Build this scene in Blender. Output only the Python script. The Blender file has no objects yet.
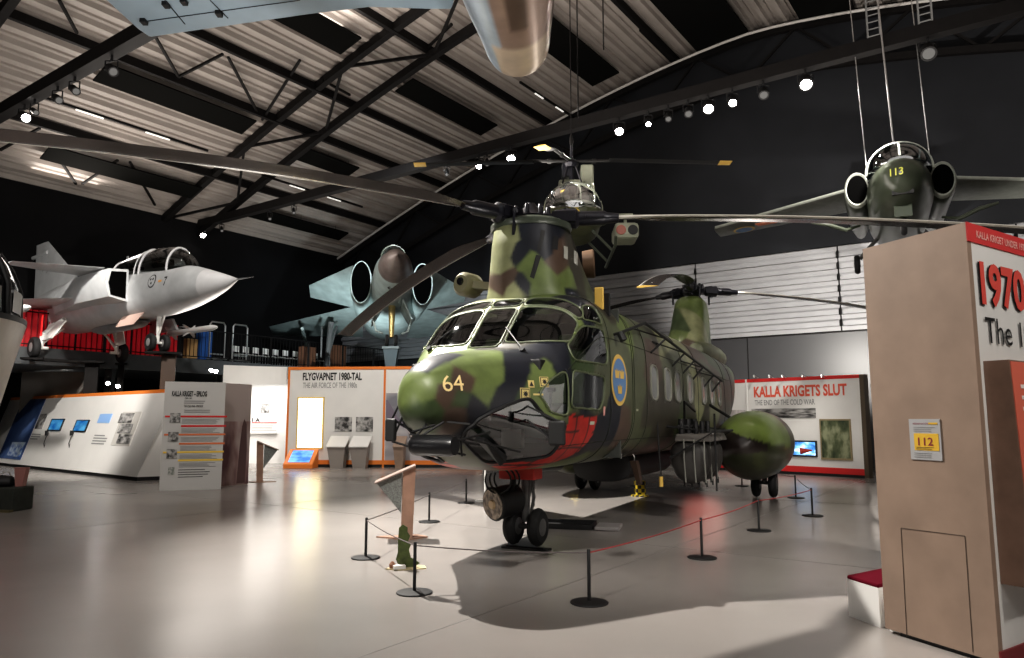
import bpy, math, random
import numpy as np
from mathutils import Vector, Matrix
from mathutils.bvhtree import BVHTree
random.seed(5); RNG = random.Random(11)
PI = math.pi
col = bpy.context.scene.collection
# ------------------------------------------------------------ camera model
FPX = 735.0; CH = 1.6; TH = math.atan(91 / FPX)
CAMP = Vector((0, 0, CH))
def ray(u, v):
    x = (u - 512) / FPX; y = (329 - v) / FPX
    c, s = math.cos(TH), math.sin(TH)
    return Vector((x, c - y * s, s + y * c))
def onz(u, v, z=0.0):
    r = ray(u, v); return CAMP + r * ((z - CH) / r.z)
def atY(u, v, Y):
    r = ray(u, v); return CAMP + r * (Y / r.y)
def on_plane(u, v, p, n):
    r = ray(u, v); return CAMP + r * ((Vector(p) - CAMP).dot(n) / r.dot(n))
cd = bpy.data.cameras.new('camera'); cam = bpy.data.objects.new('camera', cd); col.objects.link(cam)
cam.location = CAMP; cam.rotation_euler = (PI / 2 + TH, 0, 0)
cd.sensor_width = 36; cd.lens = FPX / 1024 * 36; cd.clip_end = 300; cd.clip_start = 0.05
bpy.context.scene.camera = cam
# ------------------------------------------------------------ materials
MATS = {}
def mat(name, color, rough=0.6, metal=0.0, noise=0.0, nscale=6.0, bump=0.0, emit=None, estr=0.0, coat=0.0, spec=0.5, rvar=0.0):
    if name in MATS: return MATS[name]
    m = bpy.data.materials.new(name); m.use_nodes = True
    nt = m.node_tree; b = nt.nodes['Principled BSDF']
    b.inputs['Base Color'].default_value = (*color, 1); b.inputs['Roughness'].default_value = rough
    b.inputs['Metallic'].default_value = metal; b.inputs['Coat Weight'].default_value = coat
    b.inputs['Specular IOR Level'].default_value = spec
    if emit:
        b.inputs['Emission Color'].default_value = (*emit, 1); b.inputs['Emission Strength'].default_value = estr
    tc = nt.nodes.new('ShaderNodeTexCoord'); nz = nt.nodes.new('ShaderNodeTexNoise')
    nz.inputs['Scale'].default_value = nscale; nz.inputs['Detail'].default_value = 6
    nt.links.new(tc.outputs['Object'], nz.inputs['Vector'])
    if noise > 0:
        rp = nt.nodes.new('ShaderNodeValToRGB')
        rp.color_ramp.elements[0].position = 0.3; rp.color_ramp.elements[1].position = 0.7
        lo = 1 - noise; hi = 1 + noise * .6
        rp.color_ramp.elements[0].color = (*[c * lo for c in color], 1)
        rp.color_ramp.elements[1].color = (*[min(1, c * hi) for c in color], 1)
        nt.links.new(nz.outputs['Fac'], rp.inputs['Fac']); nt.links.new(rp.outputs['Color'], b.inputs['Base Color'])
    if rvar > 0:
        mr = nt.nodes.new('ShaderNodeMapRange'); mr.inputs['To Min'].default_value = max(0.02, rough - rvar); mr.inputs['To Max'].default_value = rough + rvar
        nt.links.new(nz.outputs['Fac'], mr.inputs['Value']); nt.links.new(mr.outputs['Result'], b.inputs['Roughness'])
    if bump > 0:
        bp = nt.nodes.new('ShaderNodeBump'); bp.inputs['Strength'].default_value = bump; bp.inputs['Distance'].default_value = 0.01
        nt.links.new(nz.outputs['Fac'], bp.inputs['Height']); nt.links.new(bp.outputs['Normal'], b.inputs['Normal'])
    MATS[name] = m; return m
def glass_mat(name, tint=(.75, .82, .82), rough=0.03, opacity=0.35, gloss=0.25):
    m = bpy.data.materials.new(name); m.use_nodes = True; nt = m.node_tree; nt.nodes.clear()
    o = nt.nodes.new('ShaderNodeOutputMaterial'); t = nt.nodes.new('ShaderNodeBsdfTransparent'); t.inputs[0].default_value = (*tint, 1)
    g = nt.nodes.new('ShaderNodeBsdfGlossy'); g.inputs['Roughness'].default_value = rough; g.inputs[0].default_value = (.95, .97, 1, 1)
    f = nt.nodes.new('ShaderNodeFresnel'); f.inputs[0].default_value = 1.5
    a = nt.nodes.new('ShaderNodeMath'); a.operation = 'ADD'; a.inputs[1].default_value = gloss
    a.use_clamp = True
    mx = nt.nodes.new('ShaderNodeMixShader')
    nt.links.new(f.outputs[0], a.inputs[0]); nt.links.new(a.outputs[0], mx.inputs[0])
    nt.links.new(t.outputs[0], mx.inputs[1]); nt.links.new(g.outputs[0], mx.inputs[2]); nt.links.new(mx.outputs[0], o.inputs[0])
    MATS[name] = m; return m
def attr_mat(name, rough=0.5, noise=0.25, nscale=3.0, panel=0.0):
    m = bpy.data.materials.new(name); m.use_nodes = True; nt = m.node_tree; b = nt.nodes['Principled BSDF']
    at = nt.nodes.new('ShaderNodeAttribute'); at.attribute_name = 'paint'
    tc = nt.nodes.new('ShaderNodeTexCoord'); nz = nt.nodes.new('ShaderNodeTexNoise'); nz.inputs['Scale'].default_value = nscale; nz.inputs['Detail'].default_value = 8
    nt.links.new(tc.outputs['Object'], nz.inputs['Vector'])
    mr = nt.nodes.new('ShaderNodeMapRange'); mr.inputs['From Min'].default_value = .3; mr.inputs['From Max'].default_value = .7
    mr.inputs['To Min'].default_value = 1 - noise; mr.inputs['To Max'].default_value = 1 + noise * .5
    nt.links.new(nz.outputs['Fac'], mr.inputs['Value'])
    vm = nt.nodes.new('ShaderNodeVectorMath'); vm.operation = 'SCALE'
    nt.links.new(at.outputs['Color'], vm.inputs[0]); nt.links.new(mr.outputs['Result'], vm.inputs['Scale'])
    nt.links.new(vm.outputs[0], b.inputs['Base Color']); b.inputs['Roughness'].default_value = rough
    bp = nt.nodes.new('ShaderNodeBump'); bp.inputs['Strength'].default_value = .25; bp.inputs['Distance'].default_value = .012
    nz2 = nt.nodes.new('ShaderNodeTexNoise'); nz2.inputs['Scale'].default_value = 1.6
    nt.links.new(tc.outputs['Object'], nz2.inputs['Vector']); nt.links.new(nz2.outputs['Fac'], bp.inputs['Height']); nt.links.new(bp.outputs['Normal'], b.inputs['Normal'])
    MATS[name] = m; return m
def photo_mat(name, c0, c1, scale=3.0, c2=None, emit=0.0, stretch=(1, 1, 1)):
    """a printed picture: blotchy procedural image in two or three tones"""
    m = bpy.data.materials.new(name); m.use_nodes = True; nt = m.node_tree; b = nt.nodes['Principled BSDF']
    tc = nt.nodes.new('ShaderNodeTexCoord'); mp = nt.nodes.new('ShaderNodeMapping'); mp.inputs['Scale'].default_value = stretch
    mp.inputs['Location'].default_value = (RNG.random() * 9, RNG.random() * 9, 0)
    nz = nt.nodes.new('ShaderNodeTexNoise'); nz.inputs['Scale'].default_value = scale * .55; nz.inputs['Detail'].default_value = 3
    rp = nt.nodes.new('ShaderNodeValToRGB'); e = rp.color_ramp.elements
    e[0].position = .36; e[1].position = .64; e[0].color = (*c0, 1); e[1].color = (*c1, 1)
    if c2: k = e.new(.5); k.color = (*c2, 1)
    nt.links.new(tc.outputs['Generated'], mp.inputs[0]); nt.links.new(mp.outputs[0], nz.inputs['Vector'])
    nt.links.new(nz.outputs['Fac'], rp.inputs['Fac']); nt.links.new(rp.outputs['Color'], b.inputs['Base Color']); b.inputs['Roughness'].default_value = .5
    if emit:
        nt.links.new(rp.outputs['Color'], b.inputs['Emission Color']); b.inputs['Emission Strength'].default_value = emit
    MATS[name] = m; return m
# ------------------------------------------------------------ mesh builder
class MB:
    def __init__(s): s.v = []; s.f = []; s.col = None
    def add(s, vs, fs):
        o = len(s.v); s.v += [tuple(v) for v in vs]; s.f += [tuple(i + o for i in f) for f in fs]; return s
    def box(s, c, size, M=None):
        x, y, z = [d / 2 for d in size]; c = Vector(c)
        vs = [Vector((a * x, b * y, d * z)) for a in (-1, 1) for b in (-1, 1) for d in (-1, 1)]
        if M is not None: vs = [M @ v for v in vs]
        return s.add([v + c for v in vs], [(0, 1, 3, 2), (4, 6, 7, 5), (0, 4, 5, 1), (2, 3, 7, 6), (0, 2, 6, 4), (1, 5, 7, 3)])
    def hexa(s, p):   # 8 points: bottom 4 (ring) then top 4
        return s.add(p, [(3, 2, 1, 0), (4, 5, 6, 7), (0, 1, 5, 4), (1, 2, 6, 5), (2, 3, 7, 6), (3, 0, 4, 7)])
    def beam(s, a, b, w, h, up=(0, 0, 1)):
        a = Vector(a); b = Vector(b); d = (b - a).normalized(); up = Vector(up)
        x = d.cross(up)
        if x.length < 1e-4: x = d.cross(Vector((1, 0, 0)))
        x.normalize(); y = x.cross(d)
        q = lambda p: [p - x * w / 2 - y * h / 2, p + x * w / 2 - y * h / 2, p + x * w / 2 + y * h / 2, p - x * w / 2 + y * h / 2]
        return s.hexa(q(a) + q(b))
    def tube(s, pts, r, n=8, cap=True):
        pts = [Vector(p) for p in pts]; rs = r if isinstance(r, (list, tuple)) else [r] * len(pts)
        o = len(s.v); prev = None
        for i, p in enumerate(pts):
            d = (pts[min(i + 1, len(pts) - 1)] - pts[max(i - 1, 0)]).normalized()
            if prev is None:
                x = d.orthogonal().normalized()
            else:
                x = (prev - d * prev.dot(d)); x = x.normalized() if x.length > 1e-5 else d.orthogonal().normalized()
            prev = x; y = d.cross(x)
            for k in range(n):
                t = 2 * PI * k / n; s.v.append(tuple(p + (x * math.cos(t) + y * math.sin(t)) * rs[i]))
        for i in range(len(pts) - 1):
            for k in range(n):
                a = o + i * n + k; b = o + i * n + (k + 1) % n; s.f.append((a, b, b + n, a + n))
        if cap:
            s.f.append(tuple(o + k for k in reversed(range(n)))); s.f.append(tuple(o + (len(pts) - 1) * n + k for k in range(n)))
        return s
    def lathe(s, c, axis, prof, n=24):
        """prof: list of (distance along axis, radius)"""
        c = Vector(c); ax = Vector(axis).normalized()
        return s.tube([c + ax * (p[0] + i * 1e-5) for i, p in enumerate(prof)], [max(p[1], 1e-4) for p in prof], n) if False else s._lathe(c, ax, prof, n)
    def _lathe(s, c, ax, prof, n):
        x = ax.orthogonal().normalized(); y = ax.cross(x); o = len(s.v)
        for (d, r) in prof:
            for k in range(n):
                t = 2 * PI * k / n; s.v.append(tuple(c + ax * d + (x * math.cos(t) + y * math.sin(t)) * r))
        for i in range(len(prof) - 1):
            for k in range(n):
                a = o + i * n + k; b = o + i * n + (k + 1) % n; s.f.append((a, b, b + n, a + n))
        s.f.append(tuple(o + k for k in reversed(range(n)))); s.f.append(tuple(o + (len(prof) - 1) * n + k for k in range(n)))
        return s
    def rings(s, R, closed_caps=True):
        n = len(R[0]); o = len(s.v)
        for r in R: s.v += [tuple(p) for p in r]
        for i in range(len(R) - 1):
            for k in range(n):
                a = o + i * n + k; b = o + i * n + (k + 1) % n; s.f.append((a, b, b + n, a + n))
        if closed_caps:
            s.f.append(tuple(o + k for k in reversed(range(n)))); s.f.append(tuple(o + (len(R) - 1) * n + k for k in range(n)))
        return s
    def prism(s, poly, ext):
        n = len(poly); ext = Vector(ext); p = [Vector(q) for q in poly]
        return s.add(p + [q + ext for q in p], [tuple(reversed(range(n))), tuple(range(n, 2 * n))] + [(i, (i + 1) % n, n + (i + 1) % n, n + i) for i in range(n)])
    def wing(s, rle, rte, tle, tte, tr, tt, up=(0, 0, 1)):
        """lens-section lifting surface between a root and a tip chord"""
        up = Vector(up).normalized(); R = []
        for (le, te, th) in ((rle, rte, tr), (tle, tte, tt)):
            le = Vector(le); te = Vector(te); ring = []
            for (f, h) in ((0, 0), (.08, .55), (.3, 1), (.6, .8), (1, .08), (1, -.08), (.6, -.5), (.3, -.7), (.08, -.45)):
                ring.append(le.lerp(te, f) + up * h * th / 2)
            R.append(ring)
        return s.rings(R)
    def build(s, name, m, parent=None, smooth=False, bevel=0, angle=40):
        me = bpy.data.meshes.new(name); me.from_pydata([tuple(v) for v in s.v], [], s.f); me.update()
        o = bpy.data.objects.new(name, me); col.objects.link(o)
        if m is not None: me.materials.append(m)
        import bmesh
        b = bmesh.new(); b.from_mesh(me); bmesh.ops.recalc_face_normals(b, faces=b.faces); b.to_mesh(me); b.free()
        if smooth:
            me.polygons.foreach_set('use_smooth', [True] * len(me.polygons))
            try: me.set_sharp_from_angle(angle=math.radians(angle))
            except Exception: pass
        if bevel:
            bv = o.modifiers.new('bevel', 'BEVEL'); bv.width = bevel; bv.segments = 2; bv.limit_method = 'ANGLE'
        if parent is not None: o.parent = parent
        return o
def tag(o, label=None, cat=None, group=None, kind=None):
    if label: o['label'] = label
    if cat: o['category'] = cat
    if group: o['group'] = group
    if kind: o['kind'] = kind
    return o
def empty(name, loc=(0, 0, 0), rz=0, label=None, cat=None, group=None, eul=None):
    o = bpy.data.objects.new(name, None); col.objects.link(o); o.location = loc; o.rotation_euler = eul or (0, 0, rz); o.empty_display_size = .2
    return tag(o, label, cat, group)
def copy_tree(o, parent=None):
    c = o.copy(); col.objects.link(c); c.parent = parent
    for ch in list(o.children): copy_tree(ch, c)
    return c
def text(parent, name, s, loc, xd, up, h, w, m, depth=0.006, bold=None):
    """raised lettering whose bounding box starts at loc and is w wide, h high"""
    cu = bpy.data.curves.new(name, 'FONT'); cu.body = s; cu.extrude = 0; cu.resolution_u = 3
    cu.offset = bold if bold is not None else (.034 if name.startswith('title') else .012)
    t = bpy.data.objects.new('tmp', cu); col.objects.link(t)
    dg = bpy.context.evaluated_depsgraph_get(); dg.update()
    me = bpy.data.meshes.new_from_object(t.evaluated_get(dg)); bpy.data.objects.remove(t)
    xs = [v.co.x for v in me.vertices]; ys = [v.co.y for v in me.vertices]
    x0, x1, y0, y1 = min(xs), max(xs), min(ys), max(ys)
    xd = Vector(xd).normalized(); up = Vector(up).normalized(); n = xd.cross(up); loc = Vector(loc)
    for v in me.vertices:
        v.co = loc + xd * ((v.co.x - x0) / (x1 - x0) * w) + up * ((v.co.y - y0) / (y1 - y0) * h) + n * depth
    me.materials.clear(); me.materials.append(m); me.name = name
    o = bpy.data.objects.new(name, me); col.objects.link(o)
    if parent is not None: o.parent = parent
    return o
def placed(o):
    return Matrix.Translation(o.location) @ o.rotation_euler.to_matrix().to_4x4() @ Matrix.Diagonal((*o.scale, 1))
def tree_of(o):
    me = o.data; return BVHTree.FromPolygons([v.co.copy() for v in me.vertices], [tuple(p.vertices) for p in me.polygons])
def wrap(root, meshob, u, v, make, off=.008):
    """lay a flat decal (vertices in x,y about its centre) onto the skin of a part"""
    Mi = placed(root).inverted(); o = Mi @ CAMP; d = (Mi.to_3x3() @ ray(u, v)).normalized(); T = tree_of(meshob)
    r = T.ray_cast(o, d)
    if r[0] is None: return None
    P, n = r[0], r[1]
    if n.dot(d) > 0: n = -n
    xd = Vector((0, 0, 1)).cross(n).normalized(); yd = n.cross(xd); out = []
    ob = make
    for q in ob.data.vertices:
        p = P + xd * q.co.x + yd * q.co.y + n * .4; h = T.ray_cast(p, -n, 1.2)
        q.co = (h[0] + n * (off + q.co.z)) if h[0] is not None else P + xd * q.co.x + yd * q.co.y + n * off
    return ob
def disc(name, r, m, parent, z=0, n=30):
    mb = MB(); mb.v = [(0, 0, z)] + [(r * .5 * math.cos(2 * PI * k / n), r * .5 * math.sin(2 * PI * k / n), z) for k in range(n)] + [(r * math.cos(2 * PI * k / n), r * math.sin(2 * PI * k / n), z) for k in range(n)]
    mb.f = [(0, 1 + k, 1 + (k + 1) % n) for k in range(n)] + [(1 + k, 1 + n + k, 1 + n + (k + 1) % n, 1 + (k + 1) % n) for k in range(n)]
    return mb.build(name, m, parent)
def struct(o): o['kind'] = 'structure'; return o
def quad(p0, xd, up, w, h, off=0.01, th=0.012):
    """thin board: lower left corner p0, width w along xd, height h along up, standing off the surface"""
    xd = Vector(xd).normalized(); up = Vector(up).normalized(); n = xd.cross(up); p = Vector(p0) + n * (off - th)
    m = MB(); q = [p, p + xd * w, p + xd * w + up * h, p + up * h]
    return m.hexa(q + [a + n * th for a in q])
# ------------------------------------------------------------ shared materials
black = mat('matte_black', (.012, .012, .013), .55)
blackgloss = mat('gloss_black', (.01, .01, .011), .2)
steel = mat('dark_steel', (.008, .007, .007), .6, noise=.2, spec=.2)
chrome = mat('bright_metal', (.6, .6, .6), .3, .9)
void = mat('painted_hollow_shade', (.002, .002, .002), 1.0, spec=0.0)  # flat black painted as the shade inside hollows; no depth is modelled
rubber = mat('tyre_rubber', (.016, .016, .017), .75, noise=.3, nscale=20)
white = mat('white_board', (.78, .77, .75), .45, noise=.03, nscale=2)
whitegl = mat('white_paint', (.8, .79, .77), .4)
ply = mat('plywood', (.33, .24, .185), .5, noise=.15, nscale=3, bump=.05)
orange = mat('orange_edge', (.75, .22, .04), .5)
red = mat('red_print', (.65, .03, .03), .5)
redl = mat('faded_red_print', (.75, .16, .1), .5)
ink = mat('black_print', (.02, .02, .02), .6)
greyink = mat('grey_print', (.3, .3, .3), .6)
yellow = mat('yellow_paint', (.85, .62, .12), .5)
bluei = mat('blue_paint', (.1, .25, .55), .5)
brown = mat('brown_steel', (.08, .05, .035), .5)
# ------------------------------------------------------------ hall shell
AZ = math.radians(35.2)
D1 = Vector((math.sin(AZ), math.cos(AZ), 0)); D2 = Vector((-math.cos(AZ), math.sin(AZ), 0))
WL = 31.865; GB = 28.44; SPAN = 24.0
def hall(s, k, z): return D2 * (WL - s) + D1 * k + Vector((0, 0, z))
def roofz(s):
    x = min(1.0, abs((s - SPAN) / SPAN)); return 11.02 + 6.18 * (1 - x ** 1.5)
def roofhit(u, v, off=0.0):
    r = ray(u, v); t = 5.0
    while t < 80:
        P = CAMP + r * t; s = WL - P.dot(D2)
        if s < 0 or P.z > roofz(s) - off: return P, s, P.dot(D1)
        t += .03
    return P, s, P.dot(D1)
def wall_pt(u, v): # left wall
    return on_plane(u, v, D2 * WL, D2)
def gable_pt(u, v, off=0):
    return on_plane(u, v, D1 * (GB - off), D1)

fm = mat('polished_concrete', (.30, .278, .262), .24, noise=.10, nscale=.35, rvar=.07, coat=0.0)
nt = fm.node_tree; b = nt.nodes['Principled BSDF']
tc = nt.nodes.new('ShaderNodeTexCoord'); n2 = nt.nodes.new('ShaderNodeTexNoise'); n2.inputs['Scale'].default_value = 14; n2.inputs['Detail'].default_value = 8
bp = nt.nodes.new('ShaderNodeBump'); bp.inputs['Strength'].default_value = .12; bp.inputs['Distance'].default_value = .003
nt.links.new(tc.outputs['Object'], n2.inputs['Vector']); nt.links.new(n2.outputs['Fac'], bp.inputs['Height']); nt.links.new(bp.outputs['Normal'], b.inputs['Normal'])
m = MB(); p = [hall(-.1, -12, 0), hall(-.1, GB + .1, 0), hall(50, GB + .1, 0), hall(50, -12, 0)]
m.hexa([q - Vector((0, 0, .2)) for q in p] + p); struct(m.build('floor', fm))
# expansion joints in the floor
m = MB()
for k in (9.0, 15.5, 22): m.beam(hall(2, k, .0005), hall(48, k, .0005), .012, .002)
for s in (12, 20, 28, 36): m.beam(hall(s, -10, .0005), hall(s, 28, .0005), .012, .002)
struct(m.build('trim_1', mat('joint_dark', (.16, .15, .14), .6)))
# corrugated ceiling: ribs run the length of the hall
m = MB(); prof = []; s = -.15
per = .66
while s < 47:
    for (ds, dz) in ((0, 0), (.04, .16), (.2, .16), (.24, 0), (.42, 0), (.435, .07), (.45, 0)):
        prof.append((s + ds, -dz))
    s += per
lo = [hall(s, -12, roofz(s) + dz) for s, dz in prof]; hi = [hall(s, GB + .1, roofz(s) + dz) for s, dz in prof]
n = len(lo); up = Vector((0, 0, .3))
m.add(lo + hi, [(i, i + 1, n + i + 1, n + i) for i in range(n - 1)])
cm = mat('corrugated_steel', (.34, .305, .28), .5, noise=.12, nscale=.8)
struct(m.build('ceiling', cm))
# left wall and gable wall
wallm = mat('dark_wall', (.007, .007, .008), .8, spec=.2, noise=.15, nscale=1)
m = MB(); m.hexa([hall(-.2, -12, -.1), hall(-.2, GB + .2, -.1), hall(0, GB + .2, -.1), hall(0, -12, -.1)] + [hall(-.2, -12, 11.3), hall(-.2, GB + .2, 11.3), hall(0, GB + .2, 11.3), hall(0, -12, 11.3)])
struct(m.build('wall_left', wallm))
m = MB(); N = 60; bot = [hall(48.0 * i / N, GB, 7.9) for i in range(N + 1)]; top = [hall(48.0 * i / N, GB, roofz(48.0 * i / N) + .1) for i in range(N + 1)]
b2 = [q + D1 * .3 for q in bot]; t2 = [q + D1 * .3 for q in top]; n = N + 1
m.add(bot + top + b2 + t2, [(i, i + 1, n + i + 1, n + i) for i in range(N)] + [(2 * n + i, 3 * n + i, 3 * n + i + 1, 2 * n + i + 1) for i in range(N)])
struct(m.build('wall_back', mat('charcoal_cladding', (.017, .018, .021), .7, spec=.2, noise=.15, nscale=.7)))
# lower gable cladding: horizontal corrugated sheet between z=4.75 and 7.9
m = MB(); prof = []; z = 4.75
while z < 7.85:
    prof += [(z, 0), (z + .05, .12), (z + .2, .12), (z + .25, 0)]; z += .42
prof.append((7.95, 0)); A = [hall(0, GB - d, z) for z, d in prof]; B = [hall(48, GB - d, z) for z, d in prof]; n = len(A)
m.add(A + B, [(i, i + 1, n + i + 1, n + i) for i in range(n - 1)])
struct(m.build('wall_back_corrugated', mat('grey_corrugated_cladding', (.3, .3, .31), .45, noise=.12, nscale=.8)))
m = MB(); m.hexa([hall(0, GB - .06, 0), hall(48, GB - .06, 0), hall(48, GB + .2, 0), hall(0, GB + .2, 0), hall(0, GB - .06, 4.75), hall(48, GB - .06, 4.75), hall(48, GB + .2, 4.75), hall(0, GB + .2, 4.75)])
struct(m.build('wall_back_lower', mat('smooth_dark_panel', (.045, .045, .048), .4, noise=.1, nscale=.6)))
m = MB()
for s in range(3, 47, 5): m.beam(hall(s, GB - .08, 0), hall(s, GB - .08, 4.75), .03, .03)
m.beam(hall(0, GB - .09, 4.77), hall(48, GB - .09, 4.77), .06, .06)
for s in (21.0, 26.4, 31.8): m.beam(hall(s, GB - .08, 4.8), hall(s, GB - .08, 7.9), .12, .05)
struct(m.build('trim_2', steel))
# truss arches (two chords joined by webs) with a straight tie below
def arch_pts(k, off, s0=0, s1=47, n=48): return [hall(s0 + (s1 - s0) * i / n, k, roofz(s0 + (s1 - s0) * i / n) - off) for i in range(n + 1)]
def truss(idx, k, tie_k, tie_z, name):
    m = MB()
    A = arch_pts(k - 1.75, .3); B = arch_pts(k, .7)
    for P, h in ((A, .3), (B, .3)):
        for a, b in zip(P[:-1], P[1:]): m.beam(a, b + (b - a).normalized() * .05, .24, h)
    for i in range(0, 48, 6):
        m.beam(A[i], B[i + 3], .1, .1); 
        if i + 6 <= 48: m.beam(B[i + 3], A[i + 6], .1, .1)
    m.beam(hall(0, tie_k, tie_z), hall(47, tie_k, tie_z), .3, .34)
    struct(m.build('trim_%d' % idx, steel))
TZ = 10.85; TK = 19.33
truss(3, TK, TK, TZ, 'truss'); truss(4, 7.8, 7.8, 10.1, 'truss')
m = MB()
B = arch_pts(GB - .5, .55); A = arch_pts(GB - .5, 2.3)
for P in (A, B):
    for a, b in zip(P[:-1], P[1:]): m.beam(a, b, .2, .25)
for i in range(0, 48, 4):
    m.beam(A[i], B[i + 2], .09, .09); m.beam(B[i + 2], A[i + 4], .09, .09)
struct(m.build('trim_5', steel))
m = MB(); m.tube(arch_pts(GB - 1.0, .62, 0.5), .055, 8); struct(m.build('trim_6', mat('light_pipe', (.5, .48, .46), .4)))
# purlins, found from where they cross the photograph
m = MB()
for (u, v) in ((50, 125), (180, 80), (258, 60), (450, 62), (655, 38), (850, 6)):
    P, s, k = roofhit(u, v, .3)
    m.beam(hall(s, -8, roofz(s) - .32), hall(s, GB - .4, roofz(s) - .32), .16, .3)
struct(m.build('trim_7', steel))
m = MB()
for (a, b) in (((59, 0), (77, 33)), ((155, 36), (178, 76)), ((178, 77), (223, 54)), ((228, 57), (259, 115)), ((60, 160), (76, 184)), ((82, 184), (118, 160)), ((130, 162), (155, 205)), ((300, 60), (262, 120)), ((0, 150), (40, 128)), ((425, 50), (452, 24)), ((640, 30), (690, 80)), ((322, 80), (350, 95))):
    m.beam(roofhit(*a, .35)[0], roofhit(*b, .35)[0], .08, .08)
struct(m.build('trim_8', steel))
# black acoustic baffles hung parallel to the ribs
pm = mat('baffle_black', (.004, .004, .0035), .9, spec=.1)
names = ['long black ceiling baffle above the nose of the grey jet', 'black ceiling baffle low on the left beside the long rotor blade', 'short black ceiling baffle right of the crossing of the roof trusses', 'thin black ceiling baffle nearest the far left corner', 'black ceiling baffle between the roof truss and the helicopter mast', 'wide black ceiling baffle beside the wing of the overhead jet', 'black ceiling baffle right of the overhead jet tail', 'broad black ceiling baffle above the lit row of spotlights', 'black ceiling baffle near the cable ladders at the top right']
for i, (a, b, w) in enumerate((((100, 73), (247, 130), 1.0), ((45, 153), (195, 195), .9), ((302, 155), (352, 174), .9), ((252, 213), (340, 240), .8), ((404, 86), (484, 134), 1.0), ((292, 15), (352, 46), 1.1), ((555, 40), (594, 86), 1.3), ((690, 4), (722, 46), 2.1), ((817, 0), (826, 20), 1.8))):
    P, s, k = roofhit(*a, .55); Q, s2, k2 = roofhit(*b, .55)
    if i in (5, 6, 7, 8): k -= 6
    o = empty('ceiling_baffle', hall(s, k, roofz(s) - .5), 0, names[i], 'ceiling baffle', 'black ceiling baffles')
    L = o.location; m = MB(); slope = (roofz(s + .5) - roofz(s - .5))
    e = -D2 + Vector((0, 0, slope)); e.normalize()
    nrm = e.cross(D1); m.beam(Vector((0, 0, 0)), D1 * (k2 - k), w, .06, up=nrm); m.build('panel', pm, o)
    for f in (.1, .5, .9): MB().tube([D1 * (k2 - k) * f, D1 * (k2 - k) * f + Vector((0, 0, .5))], .012, 5).build('hanger', steel, o)
# fluorescent tube battens and cable trays on the roof
flu = mat('batten_tube', (.9, .9, .88), .4, emit=(1, .97, .9), estr=.6)
for i, (a, b, lab) in enumerate((((22, 90), (205, 153), 'slim lighting track under the ribs above the left rotor blade'), ((520, 82), (568, 122), 'slim lighting track running down beside the overhead jet tail'), ((262, 175), (355, 212), 'slim lighting track near the far left corner of the roof'))):
    P, s, k = roofhit(*a, .9); Q, s2, k2 = roofhit(*b, .9)
    o = empty('lighting_track', hall(s, k, roofz(s) - .9), 0, lab, 'lighting track', 'slim tracks along the roof ribs'); L = k2 - k
    MB().beam((0, 0, 0), D1 * L, .08, .08).build('track', steel, o)
    for f in (.25, .62): MB().beam(D1 * L * f - Vector((0, 0, .06)), D1 * (L * f + L * .14) - Vector((0, 0, .06)), .05, .04).build('tube', flu, o)
m = MB()
for (u, v) in ((865, 0), (922, 0)): pass
for j, (u0, u1) in enumerate(((868, 875), (920, 926))):
    o = empty('cable_ladder', (0, 0, 0), 0, ('left' if j == 0 else 'right') + ' of the two vertical cable ladders at the top right of the gable', 'cable ladder')
    k = GB - 2.2; P = on_plane(u0, 40, D1 * k, D1); 
    m = MB()
    for q in (0, .38):
        m.beam(P - D2 * q, P - D2 * q + Vector((0, 0, 3.2)), .04, .05)
    z = .1
    while z < 3.1: m.beam(P + Vector((0, 0, z)), P - D2 * .38 + Vector((0, 0, z)), .03, .03); z += .25
    m.build('ladder_frame', mat('galvanised', (.25, .25, .25), .5), o)
# ------------------------------------------------------------ spotlights
lens_on = mat('lit_lens', (1, 1, 1), .3, emit=(1, .96, .9), estr=60)
lens_dim = mat('dim_lens', (.02, .02, .02), .9, emit=(1, .96, .9), estr=.15)
def make_spot(P, aim, r, lit, label, group='spotlights hung from the roof rails', halo=True):
    o = empty('spotlight', P, 0, label, 'spotlight', group); d = (Vector(aim) - Vector(P)).normalized()
    c = Vector((0, 0, -.32)) 
    MB().tube([(0, 0, 0), (0, 0, -.12)], .03, 6).beam((-r - .03, 0, -.12), (r + .03, 0, -.12), .03, .02).beam((-r - .03, 0, -.12), (-r - .03, 0, -.33), .02, .03, up=(0, 1, 0)).beam((r + .03, 0, -.12), (r + .03, 0, -.33), .02, .03, up=(0, 1, 0)).build('yoke', black, o)
    MB().lathe(c - d * .2, d, [(0, r * .55), (.08, r * .9), (.36, r), (.38, r * 1.05), (.385, r * .85), (.36, r * .8)], 14).build('housing', black, o, smooth=True)
    MB().lathe(c + d * .165, d, [(0, r * .8), (.02, r * .7)], 14).build('lens', lens_on if lit else lens_dim, o)
    return o
railpt = lambda u: on_plane(u, 0, D1 * TK, D1)
def on_rail(u, k, z):
    # the point of the rail seen in column u
    P0 = hall(0, k, z); P1 = hall(47, k, z); lo, hi = 0., 47.
    for _ in range(40):
        mid = (lo + hi) / 2; P = hall(mid, k, z); pp = P - CAMP; c, s = math.cos(TH), math.sin(TH); d = pp.y * c + pp.z * s
        x = 512 + FPX * pp.x / d if d > .1 else 9999
        if x < u: lo = mid
        else: hi = mid
    return hall(lo, k, z)
ordi = ['first', 'second', 'third', 'fourth', 'fifth', 'sixth', 'seventh', 'eighth', 'ninth', 'tenth', 'eleventh', 'twelfth', 'thirteenth', 'fourteenth']
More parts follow.
